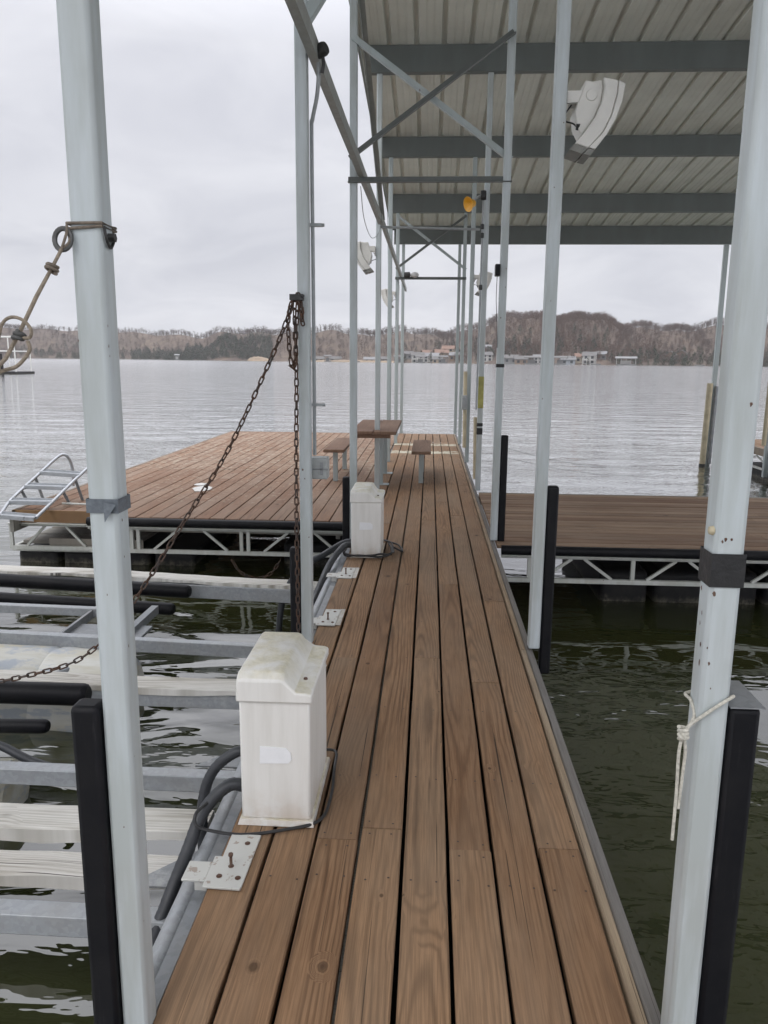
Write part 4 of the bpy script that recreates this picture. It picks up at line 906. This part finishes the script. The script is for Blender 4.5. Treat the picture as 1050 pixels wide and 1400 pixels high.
# ------------------------------------------------------------------ chains, ropes
def chain(pts, pitch, name, label, r=.0042, lw=.0095, grp=None):
    c = curve(pts, 40); acc = [0.0]
    for i in range(1, len(c)): acc.append(acc[-1]+(c[i]-c[i-1]).length)
    n = int(acc[-1]/pitch); m = MB()
    def pos(s):
        j = min(len(acc)-2, max(0, int(np.searchsorted(acc, s))-1)); t = (s-acc[j])/(acc[j+1]-acc[j]+1e-9); return c[j]+(c[j+1]-c[j])*t
    hl = pitch*.5+r*.9
    for k in range(n):
        p = pos((k+.5)*pitch); d = (pos((k+1)*pitch)-pos(k*pitch)).normalized()
        a = d.cross(Vector((.3, 1, .1))).normalized(); b = a.cross(d); s = a if k % 2 else b
        ang = random.uniform(-.25, .25); s = (Matrix.Rotation(ang, 3, d) @ s)
        loop = []
        for e_ in (1, -1):
            for i in range(6): th = -math.pi/2+math.pi*i/5; loop.append(p+d*e_*(hl-lw+lw*math.cos(th))+s*(lw*math.sin(th))*e_)
        m.tube(loop, r, 6, closed=True)
    return tag(m.build(name, M['chain'], fixn=False), label, 'chain', grp)
top = Vector((-.725, 4.165, 1.90))
chain([(-.716, 4.15, 1.90), (-.80, 4.09, 1.66), (-1.02, 3.93, 1.15), (-1.22, 3.80, .80), (-1.45, 3.60, .40), (-1.66, 3.50, .16), (-1.95, 3.46, .06), (-2.3, 3.44, .0), (-2.9, 3.4, -.05)], .040, 'slanting_chain', 'rusty chain slanting down left from the chain post to the boat lift')
chain([(-.700, 4.155, 1.93), (-.712, 4.145, 1.84), (-.706, 4.14, 1.5), (-.712, 4.14, 1.1), (-.715, 4.135, .6), (-.712, 4.135, .05)], .040, 'hanging_chain', 'rusty chain hanging straight down the chain post')
chain([(-.715, 4.15, 1.92), (-.745, 4.14, 1.80), (-.738, 4.135, 1.62), (-.722, 4.13, 1.545), (-.708, 4.13, 1.60), (-.702, 4.14, 1.78), (-.690, 4.15, 1.92), (-.675, 4.14, 1.85), (-.670, 4.14, 1.78), (-.69, 4.14, 1.9), (-.72, 4.14, 1.88)], .036, 'chain_loop', 'doubled loop of grey chain bunched at the top of the chain post')
m = MB(); m.cyl((-.69, 4.175, 1.905), (-.66, 4.11, 1.915), .008, 8); m.box(-.735, -.665, 4.125, 4.172, 1.895, 1.925); m.build('chain_hook', M['cast'], POSTS['L', 1])
cl = chain([(-1.95, 7.46, -.40), (-1.86, 7.44, -.52), (-1.70, 7.44, -.58), (-1.55, 7.44, -.52), (-1.44, 7.46, -.36)], .05, 'sagging_chain', 'slack rusty chain hanging under the platform edge', .006, .013)

def coil(m, c, ax, R_, r, turns, rise, seed=0):
    ax = Vector(ax).normalized(); n = ax.cross(Vector((.2, 1, .3))).normalized(); b = ax.cross(n); pts = []
    for k in range(turns*14+1):
        a = 2*math.pi*k/14; pts.append(Vector(c)+(n*math.cos(a)+b*math.sin(a))*R_+ax*(rise*(k/14-turns/2)))
    m.tube(pts, r, 8)
def band(x, y, w, z0, z1, r, tilt=0.0):
    g = r*.9; c = [(x-g, y-g), (x+w+g, y-g), (x+w+g, y+w+g), (x-g, y+w+g)]
    return [(cx, cy, z0+(z1-z0)*(k/3)+tilt*(cx-x)) for k, (cx, cy) in enumerate(c)]
def rope_left():
    x, y = PL[0]; e = thing('mooring_rope', (x, y, 1.85), 'old tan rope tied round the left foreground post through an iron ring', 'rope')
    m = MB(); r = .0030
    for z, tl in ((1.852, .01), (1.842, .07)):
        c = [(x-r, y-r), (x+PW+r, y-r), (x+PW+r, y+PW+r), (x-r, y+PW+r)]; c.append(c[0]); m.tube([(cx, cy, z+tl*(cx-x)+.002*math.sin(7*cx)) for cx, cy in c], r, 8)
    ringc = at(86, 327, 1.545)
    m.tube(curve([(x-r, y-r, 1.85), at(91, 318, 1.54), at(85, 338, 1.535), at(83, 344, 1.535)], 6), r*.9, 8); m.tube(curve([(x-r, y-r, 1.842), at(95, 330, 1.54), at(84, 341, 1.538)], 6), r*.9, 8); m.build('post_wrap', M['ropeg'], e)
    m = MB(); m.tube([ringc+Vector((math.cos(a)*.0165, .004*math.sin(a), math.sin(a)*.0205)) for a in [k*.3307 for k in range(19)]], .0052, 8, closed=True); m.build('iron_ring', M['iron'], e)
    m = MB(); line = [at(84, 341, 1.535), at(70, 368, 1.525), at(50, 405, 1.51), at(28, 452, 1.49), at(8, 490, 1.47), at(-40, 540, 1.42), at(-200, 660, 1.30)]; m.tube(line, [.0034, .0034, .0040, .0040, .0040, .004, .004], 8); m.build('line', M['rope'], e)
    m = MB(); coil(m, at(71, 367, 1.523), at(28, 452, 1.49)-at(70, 368, 1.525), .0105, .0036, 2, .006); m.build('stopper_knot', M['ropeg'], e)
    m = MB(); m.tube(curve([at(24, 460, 1.48), at(40, 462, 1.475), at(42, 450, 1.473), at(30, 437, 1.475), at(14, 434, 1.478), at(2, 445, 1.48), at(-6, 480, 1.47), at(-20, 505, 1.46)], 8), .0033, 8)
    m.tube(curve([at(38, 466, 1.475), at(40, 480, 1.472), at(24, 500, 1.47), at(4, 507, 1.468), at(-30, 520, 1.45)], 8), .0038, 8); m.build('loop', M['rope'], e)
    m = MB(); coil(m, at(26, 459, 1.48), at(50, 405, 1.51)-at(28, 452, 1.49), .0085, .0042, 2, .008); m.build('hitch_knot', M['iron'], e)
    m = MB(); m.cyl((x+PW-.002, y+.035, 1.832), (x+PW+.014, y+.035, 1.832), .009, 6); m.tube(curve([(x+PW+.004, y+.006, 1.85), (x+PW+.006, y+.010, 1.826), (x+PW+.005, y+.03, 1.812), (x+PW+.004, y+.05, 1.825)], 6), .003, 8); m.build('eye_bolt', M['cast'], e)
rope_left()
def rope_right():
    x, y = PR[0]; e = thing('tied_cord', (x, y, .85), 'white cord knotted round the right foreground post with two hanging tails', 'rope')
    m = MB(); r = .0036; K = at(934, 1002, 1.545)
    m.tube(curve([at(1003, 952, 1.553), at(985, 963, 1.548), at(962, 978, 1.548), at(945, 990, 1.547), K], 8), r, 8); m.tube(curve([K, (x-r, y+.012, .86), (x-r, y+PW*.6, .885), (x-r, y+PW+r, .89), (x+PW+r, y+PW+r, .90), (x+PW+r, y+.03, .897), at(1003, 952, 1.553)], 6), r, 8)
    m.build('post_wrap', M['ropew'], e)
    m = MB(); coil(m, K, (0, .25, 1), .0085, .0042, 3, .008); coil(m, K+Vector((-.003, -.004, -.004)), (1, .1, .3), .0075, .004, 2, .007); m.build('knot', M['ropew'], e)
    for a, lb in (([K, at(928, 1030, 1.54), at(925, 1080, 1.54), at(919, 1148, 1.54)], 0), ([K, at(937, 1025, 1.541), at(933, 1060, 1.541), at(927, 1105, 1.541)], 1)):
        m = MB(); m.tube(curve(a, 8), .0036, 8); m.build('tail', M['ropew'], e)
rope_right()

# ------------------------------------------------------------------ conduit and junction box on the chain post
def conduit():
    e = thing('conduit_run', (-.63, 4.27, .93), 'grey conduit pipes and junction box strapped to the chain post', 'conduit')
    x = -.632
    m = MB(); m.tube(curve([(x, 4.275, 1.07), (x, 4.275, 2.0), (x-.002, 4.275, 2.72), (x+.004, 4.27, 2.80), (x+.032, 4.24, 2.90), (x+.044, 4.22, 2.98), (x+.046, 4.215, 3.05)], 8), .0105, 12); m.build('pipe', M['conduit'], e)
    m = MB(); m.box(-.657, -.560, 4.26, 4.36, .935, 1.055); jb = m.build('junction_box', M['pvc'], e, bevel=.006)
    m = MB(); m.box(-.600, -.585, 4.255, 4.2605, .96, 1.03); m.box(-.662, -.555, 4.255, 4.259, .99, .995); m.build('box_latch', M['galvd'], jb)
    for z in (2.28, 1.34):
        m = MB(); m.box(x-.02, x+.05, 4.262, 4.29, z, z+.016); m.cyl((x+.045, 4.275, z+.008), (x+.062, 4.275, z+.008), .009, 8); m.build('pipe_strap', M['conduit'], e)
    c = Vector((x+.058, 4.20, 3.10)); m = MB(); m.lathe([(0, -.03), (.028, -.03), (.034, -.015), (.034, .02), (.028, .034), (0, .034)], c, (1, -.5, .3), 14)
    m.tube(curve([c+Vector((-.01, 0, .01)), c+Vector((-.05, -.01, .06)), c+Vector((-.075, 0, .12))], 6), .011, 10); m.tube(curve([c+Vector((.01, 0, -.02)), c+Vector((.014, 0, -.06)), c+Vector((.006, .01, -.10))], 5), .009, 10); m.build('pipe_elbow', M['cast'], e)
conduit()

# ------------------------------------------------------------------ picnic set
def picnic():
    e = thing('picnic_table', (-.67, 10.3, 0), 'brown plank picnic table on a steel leg beside the walkway', 'table')
    rr = random.Random(8)
    for x0, x1 in ((-.95, -.672), (-.664, -.39)):
        m = MB(); m.cr = rr.random(); m.cc = (x0+x1)/2; m.box(x0, x1, 9.32, 11.15, .70, .74); m.build('top_board', M['table'], e, bevel=.006)
    for yb in (9.36, 11.0): m = MB(); m.cr = .2; m.box(-.88, -.46, yb, yb+.04, .655, .699); m.build('batten', M['table'], e)
    for yy in (9.9, 10.9):
        m = MB(); m.box(-.64, -.58, yy, yy+.06, 0, .70); m.box(-.72, -.50, yy-.05, yy+.11, 0, .008); m.build('leg', M['postfar'], e, bevel=.004)
picnic()
def bench(x0, x1, y0, y1, label):
    e = thing('bench', ((x0+x1)/2, (y0+y1)/2, 0), label, 'bench', 'plank benches of the picnic set')
    m = MB(); m.cr = random.random(); m.cc = (x0+x1)/2; m.box(x0, x1, y0, y1, .40, .44); m.build('seat', M['table'], e, bevel=.006); xc = (x0+x1)/2
    for yy in (y0+.18, y1-.25):
        m = MB(); m.box(xc-.03, xc+.03, yy, yy+.06, 0, .40); m.box(xc-.10, xc+.10, yy-.02, yy+.08, .392, .3995); m.build('leg', M['postfar'], e, bevel=.004)
bench(-1.36, -1.09, 9.95, 11.5, 'brown plank bench left of the picnic table'); bench(-.215, .035, 9.88, 11.35, 'brown plank bench standing in the middle of the walkway')

# ------------------------------------------------------------------ ladder
def ladder():
    e = thing('swim_ladder', (-4.2, 8, 0), 'aluminium swim ladder folded back on the platform corner', 'ladder')
    Lp = [at(0, 704, 7.52), at(13.6, 685, 7.86), at(35.6, 664, 8.2), at(56.6, 645, 8.5), at(74, 629, 8.72)]; Rp = [at(49, 708, 7.52), at(72, 686, 7.86), at(92, 666, 8.2), at(110, 649, 8.5), at(122, 638, 8.7)]
    m = MB(); m.tube(curve(Lp+[at(84, 622, 8.82), at(92, 624, 8.86), at(98, 636, 8.9), at(100, 652, 8.9), at(100, 664, 8.9)], 8), .018, 12); m.build('rail', M['alu'], e)
    m = MB(); m.tube(curve(Rp, 6), .018, 12); m.build('rail', M['alu'], e)
    for k in range(4):
        p, q = Lp[k], Rp[k]
        m = MB(); m.bar(p, q, .085, .022); d = Vector((0, -.043, -.012)); m.bar(p+d, q+d, .01, .035); m.bar(p-d, q-d, .01, .035); m.build('step', M['alu'], e)
    for P_ in (Lp, Rp):
        for t in (1.7, 2.6):
            i = int(t); p = P_[i].lerp(P_[i+1], t-i); m = MB(); m.bar(p, Vector((p.x+.05, p.y+.04, .0)), .03, .012, (0, 1, 0)); m.build('stay', M['galvd'], e)
    m = MB(); m.cyl((-3.95, 8.05, .03), (-3.3, 8.0, .03), .012, 8); m.build('base_tube', M['truss'], e)
ladder()

# ------------------------------------------------------------------ loudspeakers, lamps, boxes
def speaker_proto():
    sx = lambda cx, cy: ((cx-255)/6.56/1060*3.78, -(cy-400)/6.56/1060*3.25)     # side outline in metres about the bracket root
    e = thing('loudspeaker', (0, 0, 0), 'x', 'loudspeaker', 'white curved loudspeakers on the posts')
    back = [sx(*p) for p in [(412,248),(480,262),(562,243),(575,330),(560,470),(510,620),(400,800),(350,700),(325,560),(370,400)]]
    mid = [sx(*p) for p in [(562,243),(694,275),(690,400),(650,610),(580,780),(458,935),(335,885),(400,800),(510,620),(560,470),(575,330)]]
    frt = [sx(*p) for p in [(697,277),(755,312),(738,470),(688,650),(618,800),(518,948),(462,932),(583,782),(653,612),(693,400)]]
    Y0, Y1 = -.02, .17
    f = lambda u, v, w_: (u, w_, v)
    m = MB(); m.prism(back, f, Y0+.03, Y1-.03); m.build('rear_shell', M['speaker'], e, bevel=.008)
    m = MB(); m.prism(mid, f, Y0, Y1); m.build('cabinet', M['speaker'], e, bevel=.006)
    m = MB(); m.prism(frt, f, Y0-.004, Y1+.004); m.build('grille', M['speaker'], e, bevel=.004)
    o = [sx(*p) for p in [(335,888),(455,937),(405,990),(290,945)]]; m = MB(); m.prism(o, f, Y0+.005, Y1-.005); o = [sx(*p) for p in [(460,940),(518,952),(478,1008),(415,992)]]; m.prism(o, f, Y0+.005, Y1-.005); m.build('lower_vent', M['spkgrey'], e)
    a, b = sx(255, 350), sx(258, 470); c, d = sx(470, 350), sx(470, 455)
    m = MB(); m.prism([a, c, d, b], f, Y0+.035, Y0+.052); m.prism([a, c, d, b], f, Y1-.052, Y1-.035); q = sx(255, 560); m.prism([a, (a[0]+.008, a[1]), (q[0]+.008, q[1]), q], f, Y0+.052, Y1-.052); p = sx(470, 400)
    m.lathe([(0, -.012), (.025, -.012), (.030, 0), (.030, .05)], (p[0], Y0+.035, p[1]), (0, 1, 0), 18); br = m.build('bracket', M['speaker'], e)
    m = MB(); h = sx(240, 345); m.tube([(h[0]-.02+.026*math.cos(t), Y0+.03, h[1]-.012+.022*math.sin(t)) for t in [.3*k for k in range(12)]], .006, 8); m.build('post_clamp', M['speaker'], br)
    w0, w1, w2, w3, w4 = sx(300, 480), sx(250, 570), sx(255, 640), sx(320, 665), sx(365, 705)
    m = MB(); m.tube(curve([(w[0], Y0+.05, w[1]) for w in (w0, w1, w2, w3, w4)], 6), .004, 6); m.cyl((w4[0], Y0+.03, w4[1]+.012), (w4[0], Y0+.045, w4[1]-.012), .010, 8); m.build('speaker_wire', M['cable'], e)
    return e
spk = speaker_proto()
for i, (x, y, z, rz, lb) in enumerate(((.653, 4.195, 2.885, 0, 'large white curved loudspeaker facing right on the near right post'), (-.668, 9.62, 2.87, math.pi, 'white curved loudspeaker facing left on the nearer of the left posts'),
        (-.668, 14.98, 2.80, math.pi, 'small white curved loudspeaker facing left on a far left post'), (.642, 12.22, 2.83, 0, 'white loudspeaker peeking out right behind the yellow strip post'))):
    o = spk if i == 0 else copy_tree(spk); o.location = (x, y, z); o.rotation_euler = (0, 0, rz); o['label'] = lb

def horn_lamp():
    c = at(641, 279, 9.40); e = thing('yellow_lamp', c, 'yellow bell shaped lamp on an arm high on the right post', 'lamp')
    m = MB(); ax = Vector((-.80, -.55, -.25)).normalized(); m.lathe([(0, -.085), (.025, -.085), (.04, -.07), (.052, -.03), (.078, .0), (.084, .012), (.078, .010), (.05, -.02), (.026, -.045), (0, -.05)], c, ax, 24); m.build('bell', M['yellow'], e)
    m = MB(); m.tube(curve([c-ax*.09, at(650, 272, 9.46), at(658, 267, 9.47)], 6), .014, 10); m.build('arm', M['conduit'], e)
    m = MB(); m.lathe([(0, -.03), (.05, -.03), (.055, 0), (.05, .03), (0, .03)], at(661, 267, 9.47), (1, 0, 0), 14); m.build('mounting_box', M['cast'], e)
    m = MB(); m.tube([at(661, 272, 9.50), at(659, 330, 9.50), at(656, 420, 9.50), at(651, 560, 9.5)], .012, 10); m.build('drop_pipe', M['conduit'], e)
    for yy in (310, 322, 393): m = MB(); p = at(659.5-(yy-310)*.03, yy, 9.50); m.lathe([(.016, -.03), (.022, -.02), (.022, .02), (.016, .03)], p, (0, 0, 1), 10); m.build('coupling', M['cast'], e)
horn_lamp()
def bulb():
    c = at(560, 376, 14.82); e = thing('bare_bulb', c, 'unlit bare bulb in a black socket by the far cross brace', 'bulb')
    m = MB(); m.lathe([(0, -.10), (.05, -.10), (.055, .0), (.04, .01), (0, .01)], c, (1, 0, 0), 14); m.build('socket', M['cast'], e)
    m = MB(); m.lathe([(.022, .01), (.04, .05), (.055, .09), (.045, .14), (.02, .165), (0, .17)], c, (1, 0, 0), 16); m.build('glass_bulb', M['glass'], e)
bulb()
def boxes():
    c = at(682, 370, 6.80); e = thing('speaker_box', c, 'small black box fixed to the finger dock corner post', 'box'); m = MB(); m.box(.530, .572, 6.79, 6.88, 2.29, 2.385); m.build('housing', M['cast'], e, bevel=.006)
    m = MB(); m.box(.534, .568, 6.785, 6.7895, 2.295, 2.38); m.build('front_mesh', M['black'], e)
    m = MB(); m.tube(curve([(.55, 6.83, 2.29), (.548, 6.82, 2.1), (.565, 6.82, 1.85), (.570, 6.82, 1.7)], 6), .003, 6); m.build('lead', M['cable'], e)
    e = thing('outlet_box', (.60, 12.0, .75), 'grey outlet box on the right post above the tan roller', 'box'); m = MB(); m.box(.50, .585, 12.06, 12.19, .84, 1.06); m.build('housing', M['pvc'], e, bevel=.006)
    m = MB(); m.box(.505, .58, 12.05, 12.0595, .88, 1.03); m.build('cover', M['conduit'], e, bevel=.003)
    m = MB(); m.tube([(.60, 9.70, .13), (.585, 9.70, .90)], .034, 14); tag(m.build('dock_roller', M['tan']), 'tan upright roller just behind the yellow strip post', 'roller', 'tan dock rollers')
    m = MB(); m.tube([(.56, 12.12, .25), (.545, 12.12, 1.42)], .03, 14); tag(m.build('dock_roller', M['tan']), 'pale upright roller by the grey outlet box post', 'roller', 'tan dock rollers')
boxes()
for a, b, s, lb in ((at(690, 612, 7.0), at(962, 602, 17.0), .35, 'upper thin line strung across the right water'), (at(690, 625, 7.0), at(958, 628, 17.0), .25, 'lower thin line strung across the right water')):
    m = MB(); pts = [a.lerp(b, k/20)+Vector((0, 0, -s*4*(k/20)*(1-k/20))) for k in range(21)]; m.tube(pts, .0022, 5); tag(m.build('mooring_line', M['conduit']), lb, 'line', 'thin lines over the right slip')
m = MB(); m.tube(curve([(-.655, 9.5, 3.05), (-.60, 9.45, 2.7), (-.80, 9.6, 2.95)], 6), .004, 6)
def wires():
    m = MB(); m.tube(curve([at(493, 255, 7.2), at(498, 300, 8.0), at(508, 325, 9.4), at(518, 318, 9.5), at(521, 300, 9.5)], 8), .004, 6); tag(m.build('loose_wire', M['conduit']), 'loose thin wire sagging to the nearer left loudspeaker', 'wire', 'loose wires on the left posts')
    m = MB(); m.tube(curve([at(530, 290, 12.3), at(531, 380, 12.3), at(533, 440, 12.3), at(538, 456, 12.6), at(544, 430, 14), at(546, 390, 14.8)], 8), .005, 6); tag(m.build('loose_wire', M['conduit']), 'long loose wire hanging in a loop between the far left posts', 'wire', 'loose wires on the left posts')
wires()

# ------------------------------------------------------------------ damp air over the lake
def haze():
    m = MB(); m.box(-1510, 1510, -310, 1510, -4.5, 95)
    h = bpy.data.materials.new('pale_haze'); h.use_nodes = True; nt = h.node_tree; nt.nodes.clear()
    o = nt.nodes.new('ShaderNodeOutputMaterial'); v = nt.nodes.new('ShaderNodeVolumePrincipled'); nt.links.new(v.outputs[0], o.inputs['Volume'])
    v.inputs['Density'].default_value = 0.00022; v.inputs['Color'].default_value = (.93, .94, .97, 1)
    tag(m.build('haze', h, smooth=False), 'thin pale haze over the lake', 'haze', kind='stuff')
haze()
